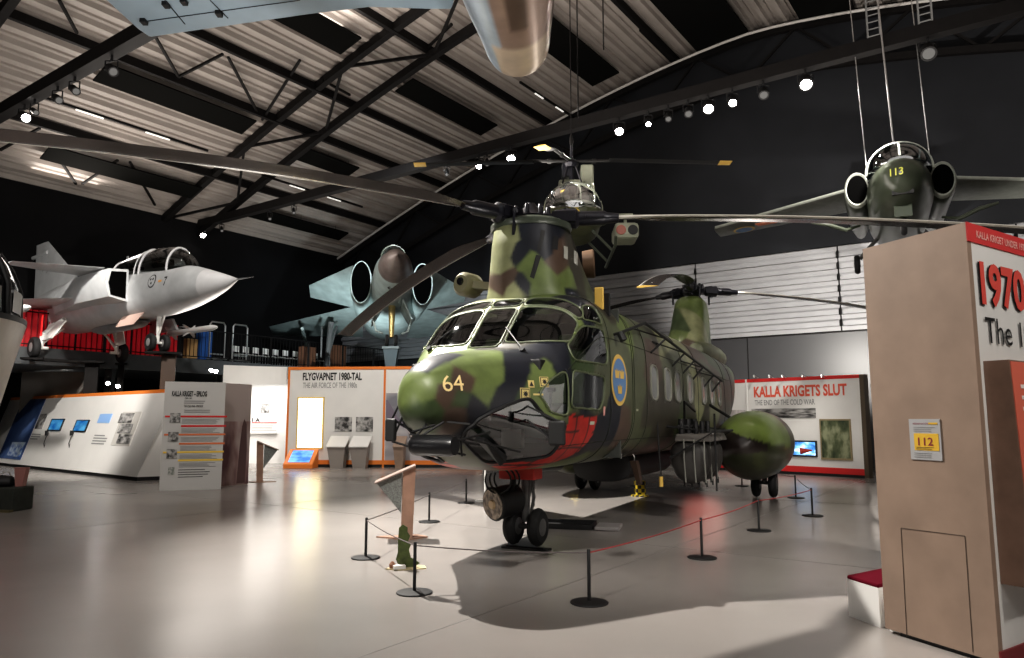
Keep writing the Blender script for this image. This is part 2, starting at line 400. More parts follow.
rail = [(203, 1, .2), (222, 0, .1), (270, 0, .1), (294, 0, .1), (447, 0, .1), (479, 1, .15), (487, 0, .1), (511, 1, .22), (619, 1, .2), (648, 1, .12), (668, 0, .13), (688, 0, .16), (708, 1, .22), (732, 1, .17), (763, 0, .18), (805, 1, .24), (927, 0, .24)]
for i, (u, lit, r) in enumerate(rail):
    P = on_rail(u, TK, TZ - .17)
    lab = ('lit' if lit else 'dark') + ' spotlight under the long straight roof rail, ' + (ordi[i] if i < 12 else ['fifth', 'fourth', 'third', 'second', 'first'][i - 12]) + (' from the left' if i < 12 else ' from the right')
    make_spot(P, (P.x * .6, P.y - 9, 0), r * .72, lit, lab)
rail2 = [(25, 1, .17), (35, 0, .1), (58, 0, .13), (75, 0, .13), (112, 0, .15)]
for i, (u, lit, r) in enumerate(rail2):
    P = on_rail(u, 7.8, 9.93)
    make_spot(P, (1, 8, 0), r * .75, lit, ('lit' if lit else 'dark') + ' spotlight on the rail in the upper left corner, ' + ordi[i] + ' from the left', 'spotlights on the near left rail')
# ------------------------------------------------------------ tandem rotor helicopter
HN = Vector((.177, 9.72, 0)); HD = -2.028
HF = Vector((math.cos(HD), math.sin(HD), 0)); HL = Vector((-math.sin(HD), math.cos(HD), 0))
def toloc(P): d = Vector(P) - HN; return Vector((d.dot(HF), d.dot(HL), d.z))
def locray(u, v):
    r = ray(u, v); return toloc(CAMP), Vector((r.dot(HF), r.dot(HL), r.z))
heli = empty('transport_helicopter', HN, HD, 'large camouflaged tandem rotor helicopter numbered 64 standing inside the rope barrier', 'helicopter')
def interp(keys):
    K = np.array(sorted(keys)); x = K[:, 0]; Y = K[:, 1:]
    d = np.zeros_like(Y)
    s = (Y[1:] - Y[:-1]) / (x[1:] - x[:-1])[:, None]
    for j in range(Y.shape[1]):
        for i in range(1, len(x) - 1):
            if s[i - 1, j] * s[i, j] > 0: d[i, j] = 2 * s[i - 1, j] * s[i, j] / (s[i - 1, j] + s[i, j])
        d[0, j] = s[0, j]; d[-1, j] = s[-1, j]
    def f(q):
        q = min(max(q, x[0]), x[-1]); i = min(max(int(np.searchsorted(x, q)) - 1, 0), len(x) - 2)
        h = x[i + 1] - x[i]; t = (q - x[i]) / h
        return ((1 + 2 * t) * (1 - t) ** 2 * Y[i] + t * (1 - t) ** 2 * h * d[i] + t * t * (3 - 2 * t) * Y[i + 1] + t * t * (t - 1) * h * d[i + 1])
    return f
hsec = interp([(2.62, .03, 1.88, 1.80, 1.84, 2, 2), (2.59, .16, 2.0, 1.66, 1.83, 2.1, 2), (2.5, .28, 2.12, 1.56, 1.82, 2.1, 2), (2.25, .44, 2.24, 1.42, 1.8, 2.2, 2), (1.95, .61, 2.32, 1.26, 1.78, 2.4, 2.1), (1.55, .83, 2.38, 1.11, 1.78, 2.8, 2.5),
    (1.24, 1.02, 2.42, 1.04, 1.8, 3.2, 3), (1.14, 1.06, 2.5, 1.02, 1.8, 3.5, 3), (.8, 1.11, 2.84, 1.01, 1.85, 3.8, 3), (.42, 1.15, 3.14, 1.0, 1.9, 4, 3.1), (.2, 1.15, 3.22, 1.0, 1.95, 4, 3.2), (-.2, 1.15, 3.25, 1.0, 1.95, 4, 3.2), (-4, 1.15, 3.23, 1.0, 1.95, 3.6, 3.2), (-7, 1.15, 3.2, 1.0, 1.95, 3.4, 3.2),
    (-8.2, 1.13, 3.2, 1.06, 1.95, 3.2, 3), (-9.5, 1.05, 3.18, 1.5, 2.1, 3, 3), (-10.8, .9, 3.12, 2.1, 2.5, 3, 3), (-11.3, .75, 3.02, 2.4, 2.7, 3, 3), (-11.55, .4, 2.9, 2.6, 2.75, 2.5, 2.5)])
def hpoint(a, t, off=0.0):
    w, zt, zb, zw, nt_, nb = hsec(a); c, s = math.cos(t), math.sin(t); n = nt_ if s >= 0 else nb
    hgt = (zt - zw) if s >= 0 else (zw - zb)
    y = (w + off) * math.copysign(abs(c) ** (2 / n), c); z = zw + (hgt + off) * math.copysign(abs(s) ** (2 / n), s)
    return Vector((a, y, z))
avals = list(np.arange(2.62, 2.45, -.015)) + list(np.arange(2.45, -.8, -.028)) + list(np.arange(-.8, -11.55, -.075)) + [-11.55]
NT = 260
def tpar(j):   # uniform-ish spacing around the superellipse
    t = 2 * PI * j / NT; return t
rings = [[hpoint(a, tpar(j)) for j in range(NT)] for a in avals]
# even out points round every ring
def even(r):
    P = np.array([tuple(p) for p in r]); Q = np.vstack([P, P[:1]]); d = np.r_[0, np.cumsum(np.linalg.norm(Q[1:] - Q[:-1], axis=1))]
    t = np.linspace(0, d[-1], NT + 1)[:-1]; return np.stack([np.interp(t, d, Q[:, k]) for k in range(3)], 1)
grid = [even(r) for r in rings]
# windows as regions of the skin
def poly_in(x, y, P):
    c = False; j = len(P) - 1
    for i in range(len(P)):
        if (P[i][1] > y) != (P[j][1] > y) and x < (P[j][0] - P[i][0]) * (y - P[i][1]) / (P[j][1] - P[i][1]) + P[i][0]: c = not c
        j = i
    return c
SIDEWIN = {  # (a, z) outlines, both sides
 'door_upper': [(.98, 2.28), (.08, 2.28), (.02, 2.36), (.04, 2.66), (.12, 2.74), (.62, 2.72), (.98, 2.45)],
 'door_lower': [(1.02, 2.16), (.14, 2.12), (.2, 1.86), (.36, 1.72), (1.08, 1.74)],
 'quarter': [(1.12, 2.16), (1.15, 1.64), (1.36, 1.68), (1.5, 1.88), (1.4, 2.0), (1.26, 2.1)],
}
CHIN = [(1.2, 1.2), (1.17, 1.56), (1.42, 1.62), (1.6, 1.84), (1.8, 1.78), (2.0, 1.7), (2.14, 1.6), (2.17, 1.48), (2.0, 1.26), (1.6, 1.13)]
CABIN = []
for i, a in enumerate((-2.12, -2.92, -3.62, -4.5, -5.7, -6.5, -7.3)):
    h = .26; w = .2
    CABIN.append([(a - w, 1.95), (a - w, 2.34), (a - w + .07, 2.42), (a + w - .07, 2.42), (a + w, 2.34), (a + w, 1.95), (a + w - .07, 1.88), (a - w + .07, 1.88)])
def window_of(a, y, z):
    ay = abs(y)
    if .42 < a < 1.2 and z > 2.46:
        zt = hsec(a)[1]
        if z > zt - .42 or ay < .9:
            top = a < .62
            if ay < .2: return 'windscreen' if a > .42 and not (.6 < a < .63) else None
            if .25 < ay < 1.0 and z > 2.5: return 'windscreen' if not (.6 < a < .64) else None
    if .05 < a < .56 and 2.8 < z < 3.02 and ay > .95: return 'side'
    if ay > .5:
        for k, P in SIDEWIN.items():
            if poly_in(a, z, P): return 'side'
        for P in CABIN:
            if poly_in(a, z, P): return 'cabin'
    if ay > .26 and 1.15 < a and poly_in(a, z, CHIN): return 'chin'
    return None
NA = len(avals); V = np.concatenate(grid); skin = MB(); skin.v = [tuple(v) for v in V]
groups = {'windscreen': [], 'side': [], 'cabin': [], 'chin': []}
for i in range(NA - 1):
    for j in range(NT):
        q = (i * NT + j, i * NT + (j + 1) % NT, (i + 1) * NT + (j + 1) % NT, (i + 1) * NT + j)
        if avals[i] > -8:
            c = (V[q[0]] + V[q[1]] + V[q[2]] + V[q[3]]) / 4
            w = window_of(c[0], c[1], c[2])
            if w: groups[w].append(q); continue
        skin.f.append(q)
skin.f.append(tuple(range(NT))); skin.f.append(tuple((NA - 1) * NT + k for k in range(NT)))
allf = skin.f + sum(groups.values(), [])
bvh = BVHTree.FromPolygons([Vector(v) for v in skin.v], [f for f in allf if len(f) == 4])
# pylons
def pylon_rings(L, n=56, p=2.3):
    R = []
    for (z, a0, a1, hw) in L:
        ring = []
        for k in range(n):
            t = 2 * PI * k / n; c, s = math.cos(t), math.sin(t); cx = a0 - hw
            # round front of radius hw, long tapered rear
            if c >= 0: x = cx + hw * abs(c) ** (2 / 2.2); y = hw * math.copysign(abs(s) ** (2 / 2.2), s)
            else: x = cx - (cx - a1) * abs(c) ** (2 / 1.7); y = hw * math.copysign(abs(s) ** (2 / 2.2), s)
            ring.append((x, y, z))
        R.append(ring)
    return R
def dense(L, k=8):
    f = interp(L); zs = np.linspace(L[0][0], L[-1][0], k * (len(L) - 1) + 1); return [(z, *f(z)) for z in zs]
FP = dense([(2.95, .34, -3.6, .72), (3.2, .36, -3.1, .66), (3.32, .36, -2.7, .6), (3.6, .36, -2.05, .55), (3.9, .36, -1.6, .51), (4.1, .33, -1.35, .49), (4.22, .31, -1.15, .48)], 16)
AP = dense([(2.9, -7.6, -11.6, .8), (3.2, -8.3, -11.65, .6), (3.5, -8.9, -11.6, .47), (3.9, -9.2, -11.5, .42), (4.35, -9.45, -11.4, .39), (4.62, -9.6, -11.3, .34), (4.74, -9.8, -11.1, .24)], 12)
fp = MB().rings(pylon_rings(FP, 140)); ap = MB().rings(pylon_rings(AP, 120))
bv_fp = BVHTree.FromPolygons([Vector(v) for v in fp.v], fp.f); bv_ap = BVHTree.FromPolygons([Vector(v) for v in ap.v], ap.f)
def hit(u, v, trees=None):
    o, d = locray(u, v); best = None
    for t in (trees or (bvh, bv_fp, bv_ap)):
        r = t.ray_cast(o, d.normalized())
        if r[0] is not None and (best is None or r[3] < best[3]): best = r
    return best
LG = (.13, .17, .055); DG = (.05, .075, .03); BR = (.085, .055, .04); NV = (.012, .014, .022); OL = (.075, .085, .045); TAN = (.25, .26, .14); VB = (.045, .04, .028)
camo_px = [(425, 392, LG), (440, 372, LG), (470, 365, LG), (492, 372, LG), (485, 392, LG), (460, 402, DG), (415, 398, DG), (430, 410, DG), (462, 380, BR), (447, 396, BR), (458, 412, BR), (430, 366, NV), (443, 356, NV), (418, 382, LG),
 (516, 362, NV), (516, 380, NV), (510, 395, NV), (535, 392, LG), (552, 376, LG), (545, 368, LG), (560, 372, NV), (558, 358, NV), (580, 365, DG), (500, 402, NV), (475, 408, NV), (480, 425, NV), (522, 402, DG), (530, 356, NV), (490, 356, LG), (470, 352, LG), (545, 400, LG),
 (608, 345, OL), (605, 370, OL), (600, 395, OL), (612, 420, NV), (600, 430, NV), (588, 440, NV), (625, 430, BR), (640, 400, OL), (622, 350, OL), (640, 345, OL), (650, 360, BR), (660, 420, VB), (640, 440, OL), (655, 450, BR), (610, 455, OL), (580, 462, OL), (670, 360, OL), (700, 400, TAN), (690, 380, OL), (715, 415, TAN), (690, 430, VB), (630, 385, OL), (646, 415, VB), (635, 420, OL), (622, 455, VB),
 (515, 290, TAN), (540, 286, LG), (560, 292, LG), (490, 300, TAN), (480, 292, BR), (575, 300, NV), (590, 315, NV), (500, 284, BR), (600, 330, OL),
 (508, 235, TAN), (505, 250, TAN), (530, 228, NV), (537, 240, NV), (520, 255, NV), (528, 262, LG), (534, 275, LG), (503, 265, TAN), (507, 278, BR), (522, 284, NV), (560, 250, BR), (558, 265, BR), (545, 245, NV), (552, 232, NV), (548, 278, LG), (565, 280, LG), (572, 255, VB), (580, 280, VB), (575, 235, VB), (590, 295, OL), (570, 295, NV),
 (672, 310, TAN), (680, 325, DG), (675, 335, LG), (693, 320, TAN), (700, 340, TAN), (694, 345, BR), (690, 365, TAN), (665, 345, TAN), (701, 310, LG)]
seeds = []; 
for (u, v, c) in camo_px:
    r = hit(u, v)
    if r: seeds.append((tuple(r[0]), c))
nvis = len(seeds)
rr = random.Random(4)
for _ in range(420):
    a = rr.uniform(-11.4, 2.6); t = rr.uniform(0, 2 * PI); p = hpoint(a, t)
    if min((Vector(s[0]) - p).length for s in seeds) > (.45 if a > -1 else .6): seeds.append((tuple(p), rr.choice([LG, DG, OL, OL, BR, NV, VB]) if p.y < 0 or a > -1 else rr.choice([OL, VB, BR, DG, OL])))
SP = np.array([s[0] for s in seeds]); SC = np.array([s[1] for s in seeds])
REDP = [(1.12, 1.67), (.42, 1.64), (.46, 1.42), (.62, 1.2), (1.0, 1.06), (1.5, 1.0), (2.2, 1.02), (2.45, 1.13), (2.1, 1.14), (1.3, 1.14), (1.16, 1.3)]
def paint(o, redzone=False):
    me = o.data; n = len(me.vertices); co = np.zeros(n * 3); me.vertices.foreach_get('co', co); co = co.reshape(-1, 3)
    C = np.zeros((n, 4)); C[:, 3] = 1
    for i in range(0, n, 4000):
        d = np.sqrt(((co[i:i + 4000, None, :] - SP[None]) ** 2).sum(2)); k = d.argmin(1); ix = np.arange(len(k)); d1 = d[ix, k].copy()
        same = (np.abs(SC[None] - SC[k][:, None, :]).sum(2) < 1e-6); d[same] = 99; k2 = d.argmin(1); d2 = d[ix, k2]
        t = np.clip(.5 + (d2 - d1) / .07, 0, 1)[:, None]; C[i:i + 4000, :3] = SC[k] * t + SC[k2] * (1 - t)
    if redzone:
        for i in np.nonzero((co[:, 0] > .3) & (co[:, 0] < 2.6) & (co[:, 2] < 1.7))[0]:
            if abs(co[i, 1]) > .25 and poly_in(co[i, 0], co[i, 2], REDP):
                g = (co[i, 2] * 5.5) % 1; h = (co[i, 0] * 3.2) % 1
                C[i, :3] = (.5, .028, .02) if g > .12 and h > .08 else (.03, .015, .012)
    # door and panel seams
    at = me.attributes.new('paint', 'FLOAT_COLOR', 'POINT'); at.data.foreach_set('color', C.ravel())
camo = attr_mat('camouflage_paint', .42, .3, 4.0)
fus = skin.build('fuselage', camo, heli, smooth=True, angle=50); paint(fus, True)
me = fus.data; import bmesh
bm_ = bmesh.new(); bm_.from_mesh(me); bmesh.ops.delete(bm_, geom=[v for v in bm_.verts if not v.link_faces], context='VERTS'); bm_.to_mesh(me); bm_.free()
sol = fus.modifiers.new('skin thickness', 'SOLIDIFY'); sol.thickness = .03; sol.offset = -1
o = fp.build('front_pylon', camo, heli, smooth=True); paint(o)
o = ap.build('rear_pylon', camo, heli, smooth=True); paint(o)
gl = glass_mat('canopy_glass', (.55, .6, .6), .02, gloss=.10); gl2 = glass_mat('bubble_glass', (.5, .52, .52), .03, gloss=.16)
def window_mesh(name, F, m, keep, parent=heli):
    mb = MB(); mp = {}
    for q in F:
        c = sum((V[k] for k in q), np.zeros(3)) / 4
        if not keep(c): continue
        g = []
        for k in q:
            if k not in mp: mp[k] = len(mb.v); mb.v.append(tuple(V[k]))
            g.append(mp[k])
        mb.f.append(tuple(g))
    if mb.f: return mb.build(name, m, parent, smooth=True, angle=80)
frame_m = mat('window_frame_green', (.10, .12, .065), .45)
def edge_frame(wm, r, m, name='window_frame'):
    """a moulding that follows the outline of a glazed area"""
    me = wm.data; cnt = {}
    for p in me.polygons:
        for e in p.edge_keys: cnt[e] = cnt.get(e, 0) + 1
    adj = {}
    for (a, b), c in cnt.items():
        if c == 1: adj.setdefault(a, []).append(b); adj.setdefault(b, []).append(a)
    seen = set(); mb = MB()
    for s0 in list(adj):
        if s0 in seen: continue
        loop = [s0]; seen.add(s0); cur = s0
        while True:
            nx = [k for k in adj[cur] if k not in seen]
            if not nx: break
            cur = nx[0]; seen.add(cur); loop.append(cur)
        if len(loop) < 10: continue
        P = np.array([tuple(me.vertices[k].co) for k in loop]); K = 3; Pp = np.vstack([P[-K:], P, P[:K]])
        S = np.stack([Pp[i:i + len(P)] for i in range(2 * K + 1)]).mean(0)[::2]
        S = np.vstack([S, S[:2]])
        mb.tube([Vector(p) * 1.0 + Vector((0, math.copysign(.004, p[1]), 0)) for p in S], r, 6, cap=False)
    if mb.f: return mb.build(name, m, wm, smooth=True)
for nm, lo, hi in (('windscreen', -3, -.22), ('windscreen', -.22, .22), ('windscreen', .22, 3)):
    for (a0, a1) in ((.62, 9), (0, .62)):
        w = window_mesh(nm, groups['windscreen'], gl, lambda c: lo < c[1] < hi and a0 < c[0] < a1)
        if w: edge_frame(w, .012, frame_m)
for sgn in (1, -1):
    for key in list(SIDEWIN):
        w = window_mesh('cockpit_window', groups['side'], gl, lambda c: c[1] * sgn > 0 and poly_in(c[0], c[2], SIDEWIN[key]))
        if w: edge_frame(w, .012, frame_m)
    w = window_mesh('cockpit_window', groups['side'], gl, lambda c: c[1] * sgn > 0 and c[2] > 2.78)
    if w: edge_frame(w, .012, frame_m)
    w = window_mesh('chin_window', groups['chin'], gl2, lambda c: c[1] * sgn > 0)
    if w: edge_frame(w, .02, black)
    for P in CABIN:
        w = window_mesh('cabin_window', groups['cabin'], mat('cabin_glass', (.25, .26, .26), .08, spec=.9), lambda c: c[1] * sgn > 0 and poly_in(c[0], c[2], P))
        if w: edge_frame(w, .02, mat('window_rubber', (.2, .2, .17), .5))
def drape(P0, n, xd, pts, off=.006, tree=None):
    out = []
    for (x, y) in pts:
        p = P0 + xd * x + n.cross(xd) * y + n * .5
        r = (tree or bvh).ray_cast(p, -n, 1.5)
        out.append((r[0] + r[1] * off * (1 if r[1].dot(n) > 0 else -1)) if r[0] is not None else p - n * .5)
    return out
def drape_fan(pts2, P0, n, xd, rings=6, off=.006):
    c = [sum(p[0] for p in pts2) / len(pts2), sum(p[1] for p in pts2) / len(pts2)]; m = MB(); N = len(pts2); L = []
    for k in range(rings + 1):
        f = k / rings; L += [(c[0] + (p[0] - c[0]) * f, c[1] + (p[1] - c[1]) * f) for p in pts2]
    m.v = [tuple(p) for p in drape(P0, n, xd, L, off)]
    for k in range(rings):
        for i in range(N):
            a = k * N + i; b = k * N + (i + 1) % N; m.f.append((a, b, b + N, a + N))
    return m
def frame_at(u, v):
    r = hit(u, v, (bvh,)); n = r[1]; o, d = locray(u, v)
    if n.dot(d) > 0: n = -n
    xd = Vector((0, 0, 1)).cross(n).normalized(); return r[0], n, xd
# national roundel
P0, n, xd = frame_at(619, 380); circ = lambda r, N=40: [(r * math.cos(2 * PI * k / N), r * math.sin(2 * PI * k / N)) for k in range(N)]
ins = drape_fan(circ(.335), P0, n, xd, off=.006).build('roundel_ring', mat('roundel_yellow', (.6, .4, .1), .5), heli)
drape_fan(circ(.28), P0, n, xd, off=.009).build('roundel_disc', mat('roundel_blue', (.1, .2, .38), .5), ins)
crown = [(-.075, -.06), (.075, -.06), (.095, .05), (.045, .0), (.03, .075), (0, .01), (-.03, .075), (-.045, .0), (-.095, .05)]
for (cx, cy) in ((-.1, .08), (.1, .08), (0, -.12)):
    drape_fan([(x + cx, y + cy) for x, y in crown], P0, n, xd, rings=2, off=.012).build('crown', MATS['roundel_yellow'], ins)
def drape_text(name, s, u, v, h, w, m, rot=0):
    P0, n, xd = frame_at(u, v)
    if rot: xd = (Matrix.Rotation(rot, 3, n) @ xd)
    t = text(None, name, s, (0, 0, 0), (1, 0, 0), (0, 1, 0), h, w, m, bold=0.0); pts = [(q.co.x - w / 2, q.co.y - h / 2) for q in t.data.vertices]
    for q, p in zip(t.data.vertices, drape(P0, n, xd, pts, .006)): q.co = p
    t.parent = heli; return t
drape_text('number_marking', '64', 453, 383, .17, .235, mat('number_yellow', (.8, .62, .3), .5), rot=.06)
mk = mat('marking_yellow', (.62, .5, .2), .5)
for (u, v, s) in ((525, 394, .13), (544, 382, .115)):
    P0, n, xd = frame_at(u, v); sq = [(-s / 2, -s / 2), (s / 2, -s / 2), (s / 2, s / 2), (-s / 2, s / 2)]
    L = drape_fan(sq, P0, n, xd, off=.005).build('warning_label', mk, heli)
    drape_fan([(x * .86, y * .86) for x, y in sq], P0, n, xd, off=.008).build('border', ink, L)
    drape_fan([(x * .72, y * .72) for x, y in sq], P0, n, xd, off=.011).build('field', mk, L)
    star = [((.3 if k % 2 else .16) * s * math.cos(PI * k / 8), (.3 if k % 2 else .16) * s * math.sin(PI * k / 8)) for k in range(16)]
    drape_fan(star, P0, n, xd, rings=2, off=.014).build('symbol', ink, L)
P0, n, xd = frame_at(531, 384); L = drape_fan([(-.04, -.04), (.04, -.04), (.04, .04), (-.04, .04)], P0, n, xd, off=.005).build('warning_label', mk, heli)
drape_fan([(-.028, -.025), (.028, -.025), (0, .03)], P0, n, xd, rings=2, off=.01).build('symbol', ink, L)
for (u, v, w) in ((538, 394.5, .13),): 
    P0, n, xd = frame_at(u, v); drape_fan([(-w / 2, -.01), (w / 2, -.01), (w / 2, .01), (-w / 2, .01)], P0, n, xd, off=.005).build('caution_strip', mk, heli)
for (u, v, w, h, c) in ((604, 411, .07, .11, (.6, .3, .28)), (592, 423, .12, .04, (.5, .55, .45)), (637, 410, .1, .03, (.45, .45, .35))):
    P0, n, xd = frame_at(u, v); drape_fan([(-w / 2, -h / 2), (w / 2, -h / 2), (w / 2, h / 2), (-w / 2, h / 2)], P0, n, xd, off=.005).build('stencil_label', mat('stencil%d' % u, c, .5), heli)
# seams and doors drawn as fine proud strips that follow the skin
def seam(pts_at, name='panel_seam', r=.006, m=None):
    return pts_at
mb = MB()
for a in (-.08, -1.02, -1.1, -1.72, -4.0, -5.2, -8.0, -9.3):
    mb.tube([hpoint(a, t, .002) for t in np.linspace(-1.25, 1.35, 40)], .007, 4)
    mb.tube([hpoint(a, t, .002) for t in np.linspace(PI - 1.35, PI + 1.25, 40)], .007, 4)
for t0 in (.28, -.52):
    mb.tube([hpoint(a, t0 if t0 > 0 else t0, .002) for a in np.arange(1.1, -9.5, -.15)], .006, 4)
    mb.tube([hpoint(a, PI - t0, .002) for a in np.arange(1.1, -9.5, -.15)], .006, 4)
mb.build('panel_seam', mat('seam_dark', (.025, .028, .02), .6), heli)
for (u, v) in ((619, 452), (633, 454)):
    mb = MB(); P0, n, xd = frame_at(u, v); mb.tube([P0, P0 + n * .06 + Vector((0, 0, .02)), P0 + n * .05 - Vector((0, 0, .05))], .008, 5)
    mb.tube([P0 - n * .01, P0 + n * .05 + xd * .02], .012, 5); mb.build('step_hook', chrome, heli)
# cockpit interior
darkint = mat('cockpit_grey', (.06, .065, .06), .6); kh = mat('seat_green', (.09, .1, .055), .8, noise=.2)
MB().box((-.75, 0, 2.1), (.05, 2.1, 2.0)).build('bulkhead', darkint, heli)
MB().box((.2, 0, 1.32), (2.0, 1.85, .05)).build('cockpit_floor', darkint, heli)
ip = MB().box((1.3, 0, 2.12), (.25, 1.7, .3)).box((1.1, 0, 1.75), (.6, .4, .5)).build('instrument_panel', black, heli, bevel=.02)
for y in (-.6, -.3, 0, .3, .6): MB().lathe((1.17, y, 2.16), (-1, 0, 0), [(0, .07), (.02, .07)], 14).build('gauge', mat('gauge_face', (.3, .3, .3), .3), ip)
for y in (-.55, .55):
    s = MB().box((.15, y, 1.75), (.5, .5, .12)).box((-.12, y, 2.15), (.12, .48, .75), Matrix.Rotation(-.12, 3, 'Y')).box((-.18, y, 2.62), (.1, .28, .2)).build('pilot_seat', kh, heli, bevel=.04)
    MB().tube([(.55, y, 1.35), (.5, y, 1.7), (.42, y, 1.95)], .02, 8).tube([(.42, y - .05, 1.97), (.42, y + .05, 1.97)], .025, 6).build('control_stick', black, heli)
    MB().beam((1.5, y - .12, 1.4), (1.5, y + .12, 1.4), .08, .2).beam((1.0, y * 1.5, 1.45), (.5, y * 1.5, 1.7), .15, .2).build('rudder_pedals', mat('pale_grey_metal', (.35, .35, .33), .5), heli)
MB().box((.2, 0, 3.02), (.7, .5, .1)).build('overhead_panel', black, heli)
# wipers
for (a, b) in (((523, 351), (507, 330)), ((430, 350), (452, 333))):
    A = hit(*a, (bvh,)); B = hit(*b, (bvh,))
    mb = MB(); mb.tube([A[0] + Vector((.03, 0, .03)), B[0] + Vector((.03, 0, .03))], .01, 5); mb.lathe(A[0], (1, 0, .6), [(0, .035), (.05, .03)], 10)
    mb.build('windscreen_wiper', black, heli)
# pylon slots, collar, exhaust
def slot(pts, tree, name, off=.012, m=black):
    P = [hit(u, v, (tree,)) for u, v in pts]; P = [p[0] + (p[1] if p[1].dot(locray(*q)[1]) < 0 else -p[1]) * off for p, q in zip(P, pts) if p]
    if len(P) > 2: m_ = MB(); m_.add(P, [tuple(range(len(P)))]); return m_.build(name, m, heli)
slot([(541, 230), (545, 231), (541, 251), (537, 250)], bv_fp, 'louvre'); slot([(536, 255), (541, 256), (534, 279), (530, 277)], bv_fp, 'louvre')
slot([(553, 236), (558, 237), (557, 250), (551, 249)], bv_fp, 'louvre')
for q in (((673, 306), (679, 304), (677, 314), (672, 314)), ((671, 317), (677, 316), (675, 324), (669, 325)), ((670, 327), (676, 325), (672, 336), (668, 337))): slot(q, bv_ap, 'intake_screen')
slot([(563, 246), (567, 247), (567, 260), (563, 258)], bv_fp, 'access_panel', m=mat('panel_silver', (.4, .4, .36), .4)); slot([(573, 250), (577, 253), (577, 266), (573, 263)], bv_fp, 'access_panel', m=MATS['panel_silver'])
hub = Vector((-.2, 0, 4.34))
MB().lathe((-.2, 0, 4.16), (0, 0, 1), [(0, .54), (.03, .56), (.08, .56), (.1, .5), (.13, .46)], 40).build('mast_collar', mat('collar_green', (.05, .06, .045), .35), heli, smooth=True)
MB().lathe((-1.45, .28, 3.93), (-.35, 1, .05), [(0, .2), (.16, .22), (.18, .2), (.1, .15)], 24).build('exhaust_duct', mat('exhaust_brown', (.13, .08, .05), .4), heli, smooth=True)
# engine nacelles at the rear pylon
for y in (-.45, .45):
    MB().lathe((-8.3, y, 3.2), (-1, 0, 0), [(0, .1), (.05, .18), (.5, .26), (1.3, .29), (2.2, .27), (2.8, .22), (2.9, .16)], 24).build('engine_nacelle', mat('nacelle_camo', (.13, .14, .08), .45, noise=.5, nscale=1.6), heli, smooth=True)
# rotor heads and blades
bladem = mat('rotor_blade_grey', (.035, .028, .026), .2, .35, noise=.6, nscale=1.2, spec=.8); tipm = mat('blade_tip_yellow', (.75, .5, .12), .5); bl_pale = mat('blade_pale_leading_edge', (.55, .53, .48), .3, .5)
hubm = mat('hub_black', (.016, .016, .022), .3, .3)
def rotor(hub, azs, droop, R=7.62, chord=.34, s=1.0, tip=False):
    h = MB(); h.lathe(hub - Vector((0, 0, .22)), (0, 0, 1), [(0, .12), (.1, .16), (.14, .27), (.24, .3), (.28, .2), (.34, .16), (.4, .09), (.46, .05)], 24)
    for k in range(8):
        a = k * PI / 4 + .2; c = hub + Vector((math.cos(a) * .24, math.sin(a) * .24, .03)); h.lathe(c, (0, 0, 1), [(0, .035), (.12, .035), (.14, .02)], 8)
    ho = h.build('rotor_head', hubm, heli, smooth=True)
    for az, dr in zip(azs, droop):
        d = Vector((math.cos(az), math.sin(az), 0)); pdir = Vector((-d.y, d.x, 0))
        f = lambda r: hub + d * r + Vector((0, 0, -dr * (r / R) ** 2))
        m = MB(); m.tube([f(.15), f(.3), f(.34), f(.62), f(.66), f(1.0), f(1.04), f(1.2)], [.09, .09, .13, .14, .1, .1, .075, .06], 12)
        m.beam(f(.3) + pdir * .14, f(.62) + pdir * .14, .05, .14); m.beam(f(.3) - pdir * .14, f(.62) - pdir * .14, .05, .14)
        m.tube([f(.5) + pdir * .22, f(.5) + pdir * .2 - Vector((0, 0, .33))], .025, 6); m.tube([f(.45) + pdir * .1, f(.5) + pdir * .24], .04, 6)
        m.lathe(f(.48) - Vector((0, 0, .16)), (0, 0, 1), [(0, .05), (.3, .05)], 10)
        m.tube([f(.75) - pdir * .12, f(1.0) - pdir * .09], .03, 8)
        bo = m.build('blade_grip', hubm, heli, smooth=True)
        R_ = []
        for i in range(25):
            r = 1.1 + (R - 1.1) * i / 24; p = f(r); ch = chord * (min(1, .3 + .7 * (r - 1.1) / .7)); th = .055 * min(1, 1.2 - .8 * min(1, (r - 1.1) / 1.0)) * (1 - .0 * i) ; tw = .05 * (1 - r / R)
            cx = pdir * math.cos(tw) + Vector((0, 0, math.sin(tw))); up = Vector((0, 0, 1))
            R_.append([p + cx * (ch * (q - .3)) + up * hh * max(th, .035) for q, hh in ((0, 0), (.06, .45), (.25, .6), (.6, .35), (1, .03), (1, -.03), (.6, -.2), (.25, -.45), (.06, -.35))])
        MB().rings(R_).build('rotor_blade', bladem, bo, smooth=True, angle=60)
        mm = MB(); R2 = []
        for i in range(25):
            ring = R_[i]; c = (ring[0] + ring[1] + ring[8]) / 3
            R2.append([c + (q - c) * 1.06 + pdir * -.002 for q in (ring[0], ring[1], ring[1].lerp(ring[2], .25), ring[8].lerp(ring[7], .25), ring[8])])
        mm.rings(R2).build('leading_edge_strip', bl_pale, bo, smooth=True)
        if tip:
            ring = R_[-1]; r0 = R_[-2]
            MB().rings([[p.lerp(q, .2) + (p.lerp(q, .2) - f(R)) * .02 for p, q in zip(ring, r0)], [p + (p - f(R)) * .02 + d * .03 for p in ring]]).build('blade_tip', tipm, bo)
    return ho
rotor(hub, [-2.139, -.395, 1.88], [.85, .62, .55])
hub2 = Vector((-10.36, 0, 4.96))
deg = math.radians
rotor(hub2, [deg(6) - HD, deg(130) - HD, deg(250) - HD], [.9, .9, 1.2], tip=True)
